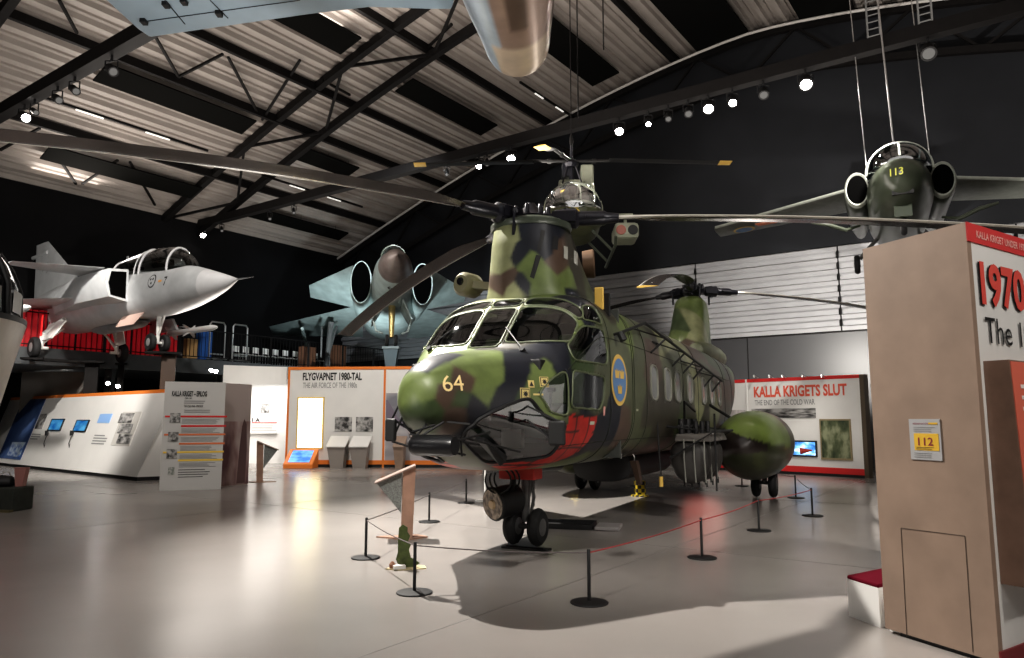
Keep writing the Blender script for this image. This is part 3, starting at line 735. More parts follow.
# yellow and black blade aerial on the roof
MB().box((-.35, .92, 3.2), (.05, .12, .3)).build('blade_aerial', tipm, heli, bevel=.01); MB().box((-.42, .98, 3.12), (.06, .12, .3)).build('aerial_mount', black, heli)
# towel rail aerial along the port shoulder
o0, dd = locray(645, 322); 
def onlz(u, v, z): o, d = locray(u, v); return o + d * ((z - o.z) / d.z)
def onlb(u, v, b): o, d = locray(u, v); return o + d * ((b - o.y) / d.y)
A = onlb(645, 323, 1.25); B = onlb(722, 381, 1.25); A0 = onlb(620, 333, 1.2)
mb = MB(); mb.tube([A0, A, B], .022, 6)
for f, g in ((.2, -.1), (.42, .1), (.55, .2), (.68, .35), (.85, .6), (.98, .8)):
    P = A.lerp(B, f); near = bvh.find_nearest(P + Vector((.45, -.1, -.25)))[0]; mb.tube([P, near], .017, 5)
for (p, q) in ((.2, .02), (.42, .2), (.7, .5), (.9, .7)):
    P = A.lerp(B, p); near = bvh.find_nearest(A.lerp(B, q) + Vector((.2, -.3, -.1)))[0]; mb.tube([P, near], .012, 5)
mb.build('rail_aerial', black, heli)
mb = MB(); P = bvh.find_nearest(A0)[0]; mb.tube([A0, P], .02, 5); mb.tube([A0 + Vector((0, 0, 0)), A0 + Vector((.0, .05, -.1))], .05, 8); mb.build('aerial_bracket', black, heli)
# sponsons with their big fuel pods
podm = attr_mat('pod_paint', .3, .2, 3)
for sg in (1, -1):
    yc = 1.88 * sg
    pr = [(0, .02), (.05, .16), (.18, .33), (.42, .49), (.8, .6), (1.3, .67), (2.0, .69), (3.0, .66), (3.9, .5), (4.5, .28), (4.8, .05)]
    m = MB(); f = interp(pr); R_ = []
    for i in range(70):
        q = 4.8 * (i / 69) ** 1.5; r = float(f(q)[0]); R_.append([(-5.15 - q, yc + r * math.cos(2 * PI * k / 48), 1.1 + r * math.sin(2 * PI * k / 48)) for k in range(48)])
    m.rings(R_); o = m.build('fuel_pod', podm, heli, smooth=True)
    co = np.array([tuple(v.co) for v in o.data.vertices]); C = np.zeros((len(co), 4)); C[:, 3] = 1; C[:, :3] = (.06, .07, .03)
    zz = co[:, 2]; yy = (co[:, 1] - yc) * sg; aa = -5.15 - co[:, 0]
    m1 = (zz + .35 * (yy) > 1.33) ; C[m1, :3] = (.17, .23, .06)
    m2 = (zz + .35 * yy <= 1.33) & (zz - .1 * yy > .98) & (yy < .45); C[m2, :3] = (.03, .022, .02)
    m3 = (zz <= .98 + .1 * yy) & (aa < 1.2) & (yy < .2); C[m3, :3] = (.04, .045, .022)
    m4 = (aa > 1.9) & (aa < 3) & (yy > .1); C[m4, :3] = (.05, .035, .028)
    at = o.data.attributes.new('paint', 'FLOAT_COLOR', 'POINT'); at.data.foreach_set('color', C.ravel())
    MB().hexa([(-6.1, 1.0 * sg, .95), (-8.6, 1.0 * sg, .95), (-8.4, 1.7 * sg, .85), (-6.4, 1.7 * sg, .85), (-6.1, 1.0 * sg, 1.45), (-8.6, 1.0 * sg, 1.45), (-8.4, 1.7 * sg, 1.35), (-6.4, 1.7 * sg, 1.35)]).build('stub_wing', mat('stub_green', (.04, .045, .03), .5), heli)
    # main gear
    g = MB().tube([(-7.59, 1.96 * sg, .75), (-7.59, 1.96 * sg, .3)], .055, 10).tube([(-7.59, 1.75 * sg, .3), (-7.59, 2.17 * sg, .3)], .04, 10).tube([(-7.3, 1.96 * sg, .7), (-7.56, 1.96 * sg, .38)], .025, 8).build('main_gear_leg', mat('gear_grey', (.12, .12, .12), .4), heli, smooth=True)
    for dy in (-.17, .17):
        w = MB().lathe((-7.59, 1.96 * sg + dy - .075, .29), (0, 1, 0), [(0, .16), (0.0, .24), (.03, .275), (.075, .29), (.12, .275), (.15, .24), (.15, .16)], 28).build('wheel', rubber, heli, smooth=True)
        MB().lathe((-7.59, 1.96 * sg + dy - .07, .29), (0, 1, 0), [(-.01, .1), (0, .15), (.14, .15), (.15, .1)], 16).build('wheel_rim', mat('rim_grey', (.1, .1, .1), .4), w, smooth=True)
MB().tube([(-7.2, 2.72, .98), (-7.2, 2.95, 1.0)], [.07, .01], 10).build('navigation_light', mat('nav_red', (.5, .05, .04), .2), heli)
# nose gear
MB().tube([(0, 0, 1.1), (0, 0, .3)], [.075, .05], 12).tube([(0, -.2, .24), (0, .2, .24)], .035, 10).tube([(-.07, .03, .9), (-.2, .03, .6), (-.07, .03, .36)], .022, 6).tube([(-.45, 0, 1.05), (-.05, 0, .62)], .04, 8).tube([(0.02, .12, 1.0), (0.02, .12, .5)], .018, 6).build('nose_gear_leg', MATS['gear_grey'], heli, smooth=True)
for y in (-.17, .17):
    w = MB().lathe((0, y - .07, .24), (0, 1, 0), [(0, .12), (0, .19), (.03, .225), (.07, .24), (.11, .225), (.14, .19), (.14, .12)], 28).build('wheel', rubber, heli, smooth=True)
    MB().lathe((0, y - .068, .24), (0, 1, 0), [(-.015, .06), (0, .12), (.136, .12), (.15, .06)], 16).build('wheel_rim', MATS['rim_grey'], w, smooth=True)
for k in range(3):
    hs = MB()
    pts = [Vector((.35 + .12 * k, -.1 + .18 * math.sin(t), .98 + .16 * math.cos(t) - .12)) for t in np.linspace(0, 5.2, 18)]; hs.tube(pts, .012, 5); hs.build('hose', black, heli, smooth=True)
MB().box((.15, .0, .95), (.28, .5, .2)).build('gear_bay_cover', mat('tag_red', (.55, .05, .04), .5), heli, bevel=.02)
LPt = onlb(505, 501, -.12); ld = (locray(470, 520)[0] - LPt); ld = Vector((.8, -.35, -.12)).normalized()
ln = MB().lathe(LPt - ld * .2, ld, [(0, .1), (.03, .19), (.36, .205), (.38, .215), (.4, .2)], 28).build('searchlight', black, heli, smooth=True)
MB().lathe(LPt + ld * .195, ld, [(0, .19), (.012, .185)], 28).build('searchlight_glass', photo_mat('lamp_lens', (.12, .1, .09), (.5, .42, .34), 9), ln)
MB().lathe(LPt + ld * .2, ld, [(0, .07), (.03, .05)], 14).build('bulb', mat('bulb_tan', (.6, .45, .28), .3), ln)
MB().tube([LPt + Vector((-.1, .05, .15)), LPt + Vector((-.12, .1, .42))], .03, 8).build('searchlight_mount', black, heli)
# black cylinder and tube frame beneath the nose
A = Vector((0, 0, 0))
def ona(u, v, a): o, d = locray(u, v); return o + d * ((a - o.x) / d.x)
c0 = ona(411, 445, 2.62); c1 = ona(455, 446, 2.62); cc = c1 - c0
MB().lathe(c0, cc, [(0, .03), (.012, .075), (.04, .098), (.09, .105), (cc.length - .05, .105), (cc.length, .09)], 20).build('nose_cylinder', mat('cylinder_black', (.014, .014, .016), .32), heli, smooth=True)
mb = MB()
tp = lambda u, v, a: ona(u, v, a)
for (p, q) in ((((413, 440), 2.62), ((430, 420), 2.45)), (((430, 420), 2.45), ((470, 424), 2.3)), (((418, 438), 2.62), ((445, 421), 2.4)), (((435, 425), 2.45), ((412, 432), 2.6)), (((452, 442), 2.6), ((490, 432), 2.1)), (((440, 438), 2.6), ((480, 445), 2.1)), (((410, 434), 2.6), ((440, 441), 2.55)), (((465, 438), 2.4), ((520, 452), 1.8)), (((450, 452), 2.6), ((465, 455), 2.3)), (((460, 436), 2.5), ((462, 456), 2.4))):
    mb.tube([tp(*p[0], p[1]), tp(*q[0], q[1])], .012, 5)
mb.build('tube_frame', black, heli)
MB().hexa([ona(476, 440, 2.2), ona(484, 441, 2.2), ona(506, 462, 1.7), ona(500, 466, 1.7), ona(476, 436, 2.1), ona(486, 438, 2.1), ona(507, 456, 1.6), ona(501, 460, 1.6)]).build('skid_guard', black, heli)
# mirrors
for (c, a, arms, nm) in (((557, 433), 1.75, [(530, 406), (560, 418)], 'port'), ((391, 430), 2.35, [(428, 380), (413, 440)], 'star')):
    P = ona(*c, a); px = 1 / FPX * (P - locray(0, 0)[0]).length
    w, h = (18 * px, 24 * px) if nm == 'port' else (12 * px, 22 * px)
    fr = MB().box(P, (.05, w, h)).build('mirror', black, heli, bevel=.02); MB().box(P + Vector((.027, 0, 0)), (.006, w * .84, h * .86)).build('mirror_glass', mat('mirror_dark', (.1, .1, .1), .08, .6), fr)
    mb = MB()
    for q in arms:
        nr = bvh.find_nearest(ona(*q, a - .1))[0]; mb.tube([nr, P + Vector((-.02, 0, h / 2))], .012, 5); mb.tube([nr + Vector((0, 0, -.15)), P + Vector((-.02, 0, -h / 2))], .012, 5)
    mb.build('mirror_arm', black, heli)
# flotation bags on their rack at the port side
bagm = mat('bag_dark', (.035, .032, .03), .55, noise=.3, nscale=8); bagg = mat('bag_grey_top', (.12, .11, .1), .5)
for i, a in enumerate((-3.05, -3.52, -3.98)):
    R_ = []; N = 36
    for (da, k) in ((0, .2), (.02, .62), (.07, .86), (.14, .97), (.2, 1), (.26, .97), (.33, .86), (.38, .62), (.4, .2)):
        R_.append([(a - da, 1.42 + .33 * k * math.cos(2 * PI * j / N), 1.0 + (.42 * k * math.sin(2 * PI * j / N) if math.sin(2 * PI * j / N) < 0 else .3 * k * math.sin(2 * PI * j / N) ** .6)) for j in range(N)])
    o = MB().rings(R_).build('flotation_bag', bagm, heli, smooth=True)
    MB().hexa([(a, 1.2, 1.26), (a - .4, 1.2, 1.26), (a - .4, 1.8, 1.26), (a, 1.8, 1.26), (a - .05, 1.22, 1.38), (a - .35, 1.22, 1.38), (a - .35, 1.76, 1.38), (a - .05, 1.76, 1.38)]).build('bag_cap', bagg, o, bevel=.02)
    for y in (1.36, 1.52, 1.68): MB().tube([(a + .02, y, 1.3), (a + .03, y, 1.0), (a - .05, y, .62)], .012, 5).build('strap', mat('strap_grey', (.2, .2, .18), .6), o)
    for y in (1.3, 1.42, 1.54, 1.66): MB().tube([(a - .2, y, .64), (a - .2, y, .54)], .014, 5).build('fitting', black, o)
    MB().tube([(a - .1, 1.3, 1.36), (a - .1, 1.3, 1.62)], .05, 8).build('valve', black, o); MB().tube([(a - .25, 1.5, 1.36), (a - .25, 1.5, 1.58)], .04, 8).build('valve', black, o)
mb = MB()
for a in (-2.95, -4.6):
    mb.tube([(a, 1.1, 1.5), (a, 1.85, 1.42), (a, 1.15, 1.0)], .022, 6)
mb.tube([(-2.9, 1.84, 1.42), (-4.65, 1.84, 1.42)], .022, 6).tube([(-2.9, 1.3, 1.5), (-4.65, 1.3, 1.5)], .022, 6).tube([(-3.6, 1.25, 1.5), (-3.4, 1.3, 1.9), (-4.2, 1.3, 1.75)], .02, 6).tube([(-3.0, 1.86, 1.7), (-3.1, 1.84, .5)], .015, 6)
mb.build('bag_rack', black, heli)
# belly tank, steps, tail boom details
R_ = [[(a, k * .5 * math.copysign(abs(math.cos(2 * PI * j / 32)) ** .7, math.cos(2 * PI * j / 32)), .86 + k * .27 * math.copysign(abs(math.sin(2 * PI * j / 32)) ** .7, math.sin(2 * PI * j / 32))) for j in range(32)] for a, k in ((-2.9, .75), (-2.95, 1), (-5.6, 1), (-5.7, .8))]
MB().rings(R_).build('belly_tank', black, heli, smooth=True)
MB().hexa([(-2.2, .72, .98), (-2.35, .72, .98), (-2.6, .74, .62), (-2.5, .74, .6), (-2.2, .82, .98), (-2.35, .82, .98), (-2.6, .8, .62), (-2.5, .8, .6)]).build('step_leg', brown, heli)
MB().tube([(-2.35, 1.12, 1.6), (-2.35, 1.16, .75)], .012, 6).build('static_rod', black, heli); MB().tube([(-2.35, 1.16, .75), (-2.35, 1.16, .6)], .03, 6).build('rod_end', tipm, heli)
MB().tube([(-1.0, -.4, 1.0), (-2.0, -.4, .95)], .14, 14).build('belly_canister', black, heli, smooth=True)
MB().tube([(-6.2, 1.15, 1.9), (-6.8, 1.75, 1.45)], .03, 6).build('pod_brace', black, heli)
# infrared box on the starboard shoulder seen beside the pylon
P = ona(463, 284, .1); MB().lathe(P, (1, -.15, 0), [(-.35, .1), (-.25, .17), (0, .17), (.06, .12)], 16).beam(P, P + Vector((-.15, .75, -.1)), .1, .1).build('shoulder_light', mat('lamp_olive', (.16, .15, .09), .45), heli, smooth=True)
MB().lathe(P + Vector((.06, -.01, .03)), (1, -.15, 0), [(0, .06), (.02, .05)], 12).build('lens', blackgloss, heli)
# ------------------------------------------------------------ other aircraft
def loft(secs, n=48, step=.12, closed=True):
    f = interp(secs); x0 = min(s[0] for s in secs); x1 = max(s[0] for s in secs); R = []
    xs = list(np.arange(x1, x0, -step)) + [x0]
    if len(xs) > 6: xs = [x1, x1 - .02, x1 - .06] + [x for x in xs if x < x1 - .06]
    for a in xs:
        w, zt, zb, zw, a1, a2 = f(a); ring = []
        for k in range(n):
            t = 2 * PI * k / n; c, s = math.cos(t), math.sin(t); nn = a1 if s >= 0 else a2; h = (zt - zw) if s >= 0 else (zw - zb)
            ring.append((a, w * math.copysign(abs(c) ** (2 / nn), c), zw + h * math.copysign(abs(s) ** (2 / nn), s)))
        R.append(ring)
    return MB().rings(R)
def wheel(parent, c, r, w, mt=None):
    x = MB().lathe(Vector(c) - Vector((0, w / 2, 0)), (0, 1, 0), [(0, r * .6), (0, r * .85), (w * .2, r * .97), (w * .5, r), (w * .8, r * .97), (w, r * .85), (w, r * .6)], 24).build('wheel', rubber, parent, smooth=True)
    MB().lathe(Vector(c) - Vector((0, w / 2 - .01, 0)), (0, 1, 0), [(-.02, r * .3), (0, r * .58), (w - .02, r * .58), (w, r * .3)], 14).build('wheel_rim', mat('rim_light', (.3, .3, .3), .4), x)
# --- grey two-seat fighter with canards
gz = 3.54; GP = atY(157, 352, 21.0); GP.z = gz
jet = empty('fighter_jet', GP, math.radians(-38), 'pale grey two-seat fighter jet with canards raised on columns at the left', 'fighter jet')
gg = mat('fighter_grey', (.42, .43, .44), .38, noise=.12, nscale=2.5); gg2 = mat('fighter_grey_dark', (.2, .21, .22), .5, noise=.2, nscale=3); rad = mat('radome_grey', (.5, .5, .51), .32, noise=.05)
loft([(4.0, .02, 1.66, 1.62, 1.64, 2, 2), (3.5, .16, 1.82, 1.44, 1.63, 2, 2), (2.6, .36, 2.08, 1.24, 1.63, 2, 2)]).build('nose_cone', rad, jet, smooth=True)
loft([(2.6, .36, 2.08, 1.24, 1.63, 2, 2), (1.6, .5, 2.32, 1.1, 1.65, 2.1, 2.1), (.4, .58, 2.42, 1.02, 1.68, 2.3, 2.2), (-1.2, .62, 2.5, 1.0, 1.7, 2.4, 2.3), (-2.6, .78, 2.72, .98, 1.75, 2.4, 2.4), (-5, .8, 2.7, .95, 1.75, 2.4, 2.4), (-8, .66, 2.5, 1.0, 1.75, 2.2, 2.2), (-9.8, .48, 2.3, 1.25, 1.78, 2, 2), (-10.4, .4, 2.2, 1.36, 1.78, 2, 2)]).build('fuselage', gg, jet, smooth=True)
MB().lathe((-10.35, 0, 1.78), (-1, 0, 0), [(0, .42), (.1, .4), (.5, .34), (.5, .28), (.2, .26)], 30).build('exhaust_nozzle', mat('nozzle_dark', (.06, .055, .05), .4, .6), jet, smooth=True)
MB().tube([(3.95, 0, 1.64), (4.7, 0, 1.62)], [.025, .008], 8).build('pitot_probe', gg2, jet)
cg = glass_mat('jet_canopy_glass', (.45, .45, .43), .04, gloss=.12)
can = loft([(2.0, .05, 2.3, 2.18, 2.2, 2, 2), (1.5, .3, 2.66, 2.15, 2.2, 2, 2), (.8, .42, 2.95, 2.1, 2.2, 2, 2), (-.2, .45, 3.04, 2.1, 2.25, 2, 2), (-1.6, .44, 3.0, 2.1, 2.3, 2, 2), (-2.8, .38, 2.84, 2.2, 2.35, 2, 2), (-3.8, .2, 2.72, 2.3, 2.4, 2, 2)], 40, .1).build('canopy', cg, jet, smooth=True)
cf = interp([(2.0, .05, 2.3), (1.5, .3, 2.66), (.8, .42, 2.95), (-.2, .45, 3.04), (-1.6, .44, 3.0), (-2.8, .38, 2.84)])
for a, r in ((1.05, .03), (-.45, .035), (-.75, .02), (-2.3, .04)):
    w_, zt = cf(a); MB().tube([(a, w_ * math.cos(t) * 1.01, 2.25 + (zt - 2.24) * math.sin(t)) for t in np.linspace(-.1, PI + .1, 24)], r, 6).build('canopy_bow', rad, can, smooth=True)
for a in (.55, -1.25):
    MB().box((a - .25, 0, 2.35), (.16, .42, .7), Matrix.Rotation(-.3, 3, 'Y')).box((a - .05, 0, 2.2), (.5, .42, .3)).build('ejection_seat', mat('seat_dark', (.05, .045, .04), .7), jet, bevel=.03)
for sg in (1, -1):
    o = MB().rings([[(a, sg * y, z) for (y, z) in ((.55, 1.45), (1.1, 1.55), (1.22, 1.95), (1.15, 2.35), (.6, 2.4))] for a in (-.75, -1.5, -3.0)] + [[(-5.2, sg * y, z) for (y, z) in ((.5, 1.3), (.85, 1.45), (.95, 1.75), (.85, 2.2), (.5, 2.4))]]).build('air_intake', gg, jet, smooth=True, angle=30)
    MB().add([(-.74, sg * .64, 1.53), (-.74, sg * 1.06, 1.6), (-.74, sg * 1.14, 1.95), (-.74, sg * 1.08, 2.28), (-.74, sg * .66, 2.32)], [(0, 1, 2, 3, 4)]).build('intake_shade', void, o)
    MB().wing((-2.6, .8 * sg, 1.75), (-8.8, .6 * sg, 1.78), (-7.0, 4.1 * sg, 1.62), (-8.6, 4.1 * sg, 1.62), .22, .05).build('wing', gg, jet, smooth=True)
    MB().tube([(-6.4, 4.15 * sg, 1.62), (-9.0, 4.15 * sg, 1.62)], .05, 8).build('wingtip_rail', gg, jet)
    MB().wing((-1.1, 1.1 * sg, 2.42), (-3.0, 1.0 * sg, 2.42), (-2.6, 2.95 * sg, 2.5), (-3.3, 2.95 * sg, 2.5), .12, .03).build('canard', gg, jet, smooth=True)
    # weapons
    for y, a0, L, z, r in ((2.75, -1.6, 3.2, 1.12, .1),):
        ms = MB().lathe((a0, y * sg, z), (-1, 0, 0), [(0, .01), (.12, r * .6), (.35, r), (L, r), (L + .02, r * .7)], 16)
        for k in range(4):
            t = PI / 4 + k * PI / 2; d = Vector((0, math.cos(t), math.sin(t)))
            ms.wing(Vector((a0 - 1.6, y * sg, z)) + d * r, Vector((a0 - 1.9, y * sg, z)) + d * r, Vector((a0 - 1.8, y * sg, z)) + d * .3, Vector((a0 - 1.9, y * sg, z)) + d * .3, .02, .01, up=d.cross(Vector((1, 0, 0))))
            ms.wing(Vector((a0 - 2.8, y * sg, z)) + d * r, Vector((a0 - 3.15, y * sg, z)) + d * r, Vector((a0 - 3.0, y * sg, z)) + d * .3, Vector((a0 - 3.15, y * sg, z)) + d * .3, .02, .01, up=d.cross(Vector((1, 0, 0))))
        ms.build('missile', mat('missile_white', (.7, .7, .7), .4), jet)
        MB().hexa([(-4.2, (y - .05) * sg, 1.2), (-6.4, (y - .05) * sg, 1.2), (-6.4, (y + .05) * sg, 1.2), (-4.2, (y + .05) * sg, 1.2), (-4.6, (y - .05) * sg, 1.65), (-6.6, (y - .05) * sg, 1.65), (-6.6, (y + .05) * sg, 1.65), (-4.6, (y + .05) * sg, 1.65)]).build('weapon_pylon', gg, jet)
    # main gear
    g = MB().tube([(-4.6, .75 * sg, 1.25), (-5.2, 1.15 * sg, .75), (-5.2, 1.15 * sg, .34)], [.09, .08, .06], 10).tube([(-5.6, .7 * sg, 1.2), (-5.25, 1.1 * sg, .6)], .04, 8).tube([(-5.0, .6 * sg, 1.0), (-5.2, 1.1 * sg, .5)], .03, 6).tube([(-5.2, .95 * sg, .34), (-5.2, 1.25 * sg, .34)], .05, 8).build('main_gear_leg', whitegl, jet, smooth=True)
    wheel(jet, (-5.2, 1.35 * sg, .34), .34, .2)
    MB().hexa([(-4.2, .85 * sg, 1.15), (-5.2, .95 * sg, 1.1), (-5.25, 1.15 * sg, .55), (-4.5, 1.1 * sg, .6), (-4.2, .88 * sg, 1.17), (-5.2, .98 * sg, 1.12), (-5.25, 1.18 * sg, .57), (-4.5, 1.13 * sg, .62)]).build('gear_door', whitegl, jet)
fin = MB().wing((-5.3, 0, 2.6), (-9.5, 0, 2.4), (-8.6, 0, 4.55), (-9.7, 0, 4.55), .22, .06, up=(0, 1, 0)).build('tail_fin', gg, jet, smooth=True)
MB().tube([(-8.5, 0, 4.12), (-9.95, 0, 4.1)], [.09, .07], 10).build('fin_fairing', gg, fin)
text(fin, 'fin_letter', 'AJ', (-8.7, -.09, 3.3), (1, 0, 0), (0, 0, 1), .4, .5, mat('low_vis_grey', (.3, .31, .32), .5))
MB().wing((-1.9, 0, 2.6), (-2.3, 0, 2.6), (-2.15, 0, 3.1), (-2.3, 0, 3.1), .05, .03, up=(0, 1, 0)).build('blade_aerial', gg, jet)
MB().tube([(0, 0, 1.1), (0, 0, .26)], [.07, .05], 10).tube([(.35, 0, 1.1), (.04, 0, .5)], .035, 8).tube([(0, -.2, .26), (0, .2, .26)], .04, 8).build('nose_gear_leg', whitegl, jet, smooth=True)
wheel(jet, (0, .2, .26), .26, .15); wheel(jet, (0, -.2, .26), .26, .15)
MB().hexa([(-.1, -.4, 1.1), (-1.4, -.4, 1.1), (-1.3, -.62, .75), (-.2, -.62, .75), (-.1, -.37, 1.12), (-1.4, -.37, 1.12), (-1.3, -.59, .77), (-.2, -.59, .77)]).build('nose_gear_door', mat('door_pink', (.42, .3, .26), .5), jet)
loft([(-.6, .05, 1.0, .9, .95, 2, 2), (-1.2, .2, 1.05, .78, .95, 2, 2), (-3.5, .22, 1.05, .75, .95, 2, 2), (-4.2, .1, 1.0, .85, .95, 2, 2)], 20).build('belly_pod', gg2, jet, smooth=True)
fz = [c for c in jet.children if c.name.startswith('fuselage')][0]; lvg = mat('low_vis_grey', (.3, .31, .32), .5)
for r, m_, z in ((.2, ink, 0), (.165, gg, .005), (.0, None, 0)):
    if m_: wrap(jet, fz, 152, 281, disc('roundel', r, m_, jet, z))
for dx, dy in ((-.06, .05), (.06, .05), (0, -.07)):
    dd_ = disc('crown', .04, ink, jet, .01, 6)
    for q in dd_.data.vertices: q.co.x += dx; q.co.y += dy
    wrap(jet, fz, 152, 281, dd_)
t = text(None, 'number_marking', '7', (-.06, -.13, 0), (1, 0, 0), (0, 1, 0), .26, .13, ink, 0); t.parent = jet; wrap(jet, fz, 165, 281, t)
t = MB().add([(-.08, -.03, 0), (.08, -.03, 0), (.08, .03, 0), (-.08, .03, 0)], [(0, 1, 2, 3)]).build('unit_marking', mat('marking_orange', (.7, .35, .1), .5), jet); wrap(jet, fz, 160, 281, t)
MB().box((-4.3, -1.5, .95), (.07, .02, .65)).build('warning_streamer', mat('streamer_red', (.8, .02, .02), .5, emit=(.8, .02, .02), estr=.3), jet)
# the columns that carry it
JP = lambda a, b: GP + Matrix.Rotation(math.radians(-38), 3, 'Z') @ Vector((a, b, 0))
for (a, b, w, lab, mt) in ((0, 0, .38, 'brown steel column under the nose wheels of the grey jet', brown), (-5.2, -1.35, .4, 'dark column under the near main wheel of the grey jet', steel), (-5.2, 1.35, .2, 'slim dark column under the far main wheel of the grey jet', steel)):
    bk = Vector((.63, .777, 0)); sh = {0: .35, -1.35: 1.75}.get(b, .0); p = JP(a, b) + bk * sh; o = empty('support_column', (p.x, p.y, 0), .4, lab, 'column', 'columns carrying the grey jet')
    MB().box((0, 0, gz / 2), (w, w * .7, gz - .06)).build('shaft', mt, o, bevel=.01); hp = MB().box((0, 0, gz - .03), (w * 1.8, w * 1.8, .06)); q_ = Matrix.Rotation(-.4, 3, 'Z') @ (-bk * sh)
    if sh: hp.beam((0, 0, gz - .04), (q_.x, q_.y, gz - .04), .4, .08).box((q_.x, q_.y, gz - .03), (.6, .6, .06))
    hp.build('head_plate', steel, o); MB().box((0, 0, .015), (w * 1.8, w * 1.8, .03)).build('foot_plate', steel, o)
# --- delta winged fighter seen head on
VP = atY(397, 255, 22.5)
vig = empty('delta_fighter_jet', VP, math.radians(-79), 'pale green-blue delta fighter jet seen nose-on, hanging in the far corner', 'fighter jet')
vig.scale = (1.125,) * 3
vg = mat('pale_blue_green', (.38, .46, .45), .42, noise=.25, nscale=2.2); vgd = mat('dark_olive', (.06, .07, .05), .5)
loft([(.1, .02, .02, -.02, 0, 2, 2), (-.5, .3, .28, -.3, 0, 2, 2), (-1.6, .5, .5, -.5, 0, 2, 2)]).build('radome', mat('radome_brown', (.16, .13, .12), .28, noise=.3, nscale=3), vig, smooth=True)
loft([(-1.6, .5, .5, -.5, 0, 2, 2), (-3, .62, .72, -.7, 0, 2.1, 2.2), (-5, .7, .8, -1.0, -.05, 2.2, 2.4), (-8, 1.1, .9, -1.15, -.1, 2.2, 2.6), (-13, 1.0, .8, -.9, -.1, 2, 2.2), (-15.5, .6, .5, -.7, -.1, 2, 2)]).build('fuselage', vg, vig, smooth=True)
c = loft([(-2.3, .05, .62, .5, .55, 2, 2), (-2.9, .34, .95, .5, .6, 2, 2), (-3.9, .42, 1.1, .5, .65, 2, 2), (-5.4, .3, .95, .5, .65, 2, 2)], 30).build('canopy', cg, vig, smooth=True)
for a, h in ((-3.1, .98),): MB().tube([(a, .38 * math.cos(t), .62 + (h - .6) * math.sin(t)) for t in np.linspace(0, PI, 18)], .03, 6).build('canopy_bow', vgd, c)
for sg in (1, -1):
    R_ = []
    for a, k in ((-4.4, .96), (-4.5, 1.0), (-5.5, 1.02), (-9, .9)):
        R_.append([(a, sg * (1.02 + .36 * k * math.cos(2 * PI * j / 32)), .02 + .74 * k * math.sin(2 * PI * j / 32)) for j in range(32)])
    o = MB().rings(R_).build('air_intake', vg, vig, smooth=True)
    MB().rings([[(-4.39, sg * (1.02 + .31 * math.cos(2 * PI * j / 32)), .02 + .68 * math.sin(2 * PI * j / 32)) for j in range(32)], [(-4.4, sg * (1.02 + .31 * math.cos(2 * PI * j / 32)), .02 + .68 * math.sin(2 * PI * j / 32)) for j in range(32)]]).build('intake_shade', void, o)
    MB().wing((-5.2, 1.3 * sg, .75), (-7.8, 1.3 * sg, -.35), (-7.6, 2.95 * sg, .42), (-8.4, 2.95 * sg, .1), .16, .05).build('canard', vg, vig, smooth=True)
    MB().wing((-7.2, 1.0 * sg, -.3), (-14, 1.0 * sg, -.75), (-13.0, 5.0 * sg, -.5), (-14.2, 5.0 * sg, -.75), .3, .06).build('wing', vg, vig, smooth=True)
    MB().tube([(-10.5, 3.4 * sg, -.85), (-12.8, 3.4 * sg, -1.3)], .07, 8).tube([(-10, 2.2 * sg, -.8), (-11.4, 2.3 * sg, -1.1)], .09, 8).build('wing_pylon', vg, vig)
    MB().tube([(-9.4, 2.2 * sg, -.7), (-9.5, 2.3 * sg, -2.0), (-9.5, 2.3 * sg, -2.6)], [.12, .1, .07], 10).tube([(-9.9, 2.0 * sg, -.8), (-9.5, 2.25 * sg, -1.9)], .05, 8).box((-9.5, 2.55 * sg, -1.5), (.4, .05, 1.2)).build('main_gear_leg', MATS['gear_grey'], vig)
    wheel(vig, (-9.2, 2.3 * sg, -2.35), .3, .16); wheel(vig, (-9.85, 2.3 * sg, -2.35), .3, .16)
    MB().hexa([(-3.2, .3 * sg, -.7), (-4.6, .3 * sg, -.9), (-4.6, .62 * sg, -1.45), (-3.2, .6 * sg, -1.35), (-3.2, .34 * sg, -.7), (-4.6, .34 * sg, -.9), (-4.6, .66 * sg, -1.45), (-3.2, .64 * sg, -1.35)]).build('gear_door', vg, vig)
    MB().tube([(-3.4, .62 * sg, -1.3), (-3.2, .5 * sg, -1.75), (-3.0, .3 * sg, -1.85)], .03, 6).build('door_strut', vg, vig)
fz = [c for c in vig.children if c.name.startswith('fuselage')][0]
t = text(None, 'number_marking', '60', (-.22, -.15, 0), (1, 0, 0), (0, 1, 0), .3, .44, ink, 0); t.parent = vig; wrap(vig, fz, 394, 288, t)
MB().wing((-9.5, 0, .8), (-14.2, 0, .7), (-12.8, 0, 2.9), (-14.0, 0, 2.9), .2, .06, up=(0, 1, 0)).build('tail_fin', vg, vig, smooth=True)
MB().tube([(-3.9, 0, -.8), (-3.7, 0, -1.9)], [.12, .07], 10).tube([(-4.3, 0, -.9), (-3.75, 0, -1.5)], .05, 8).build('nose_gear_leg', mat('gear_brass', (.45, .35, .15), .4, .4), vig)
wheel(vig, (-3.7, .14, -2.0), .2, .1); wheel(vig, (-3.7, -.14, -2.0), .2, .1)
p = vig.matrix_basis @ Vector((-3.7, 0, -2.2)) if False else VP + Matrix.Rotation(math.radians(-79), 3, 'Z') @ Vector((-3.7 * 1.125, 0, 0)); zt = VP.z - 2.2 * 1.125
o = empty('support_stand', (p.x, p.y, 0), 0, 'tapering blue-grey stand under the nose gear of the delta jet', 'stand')
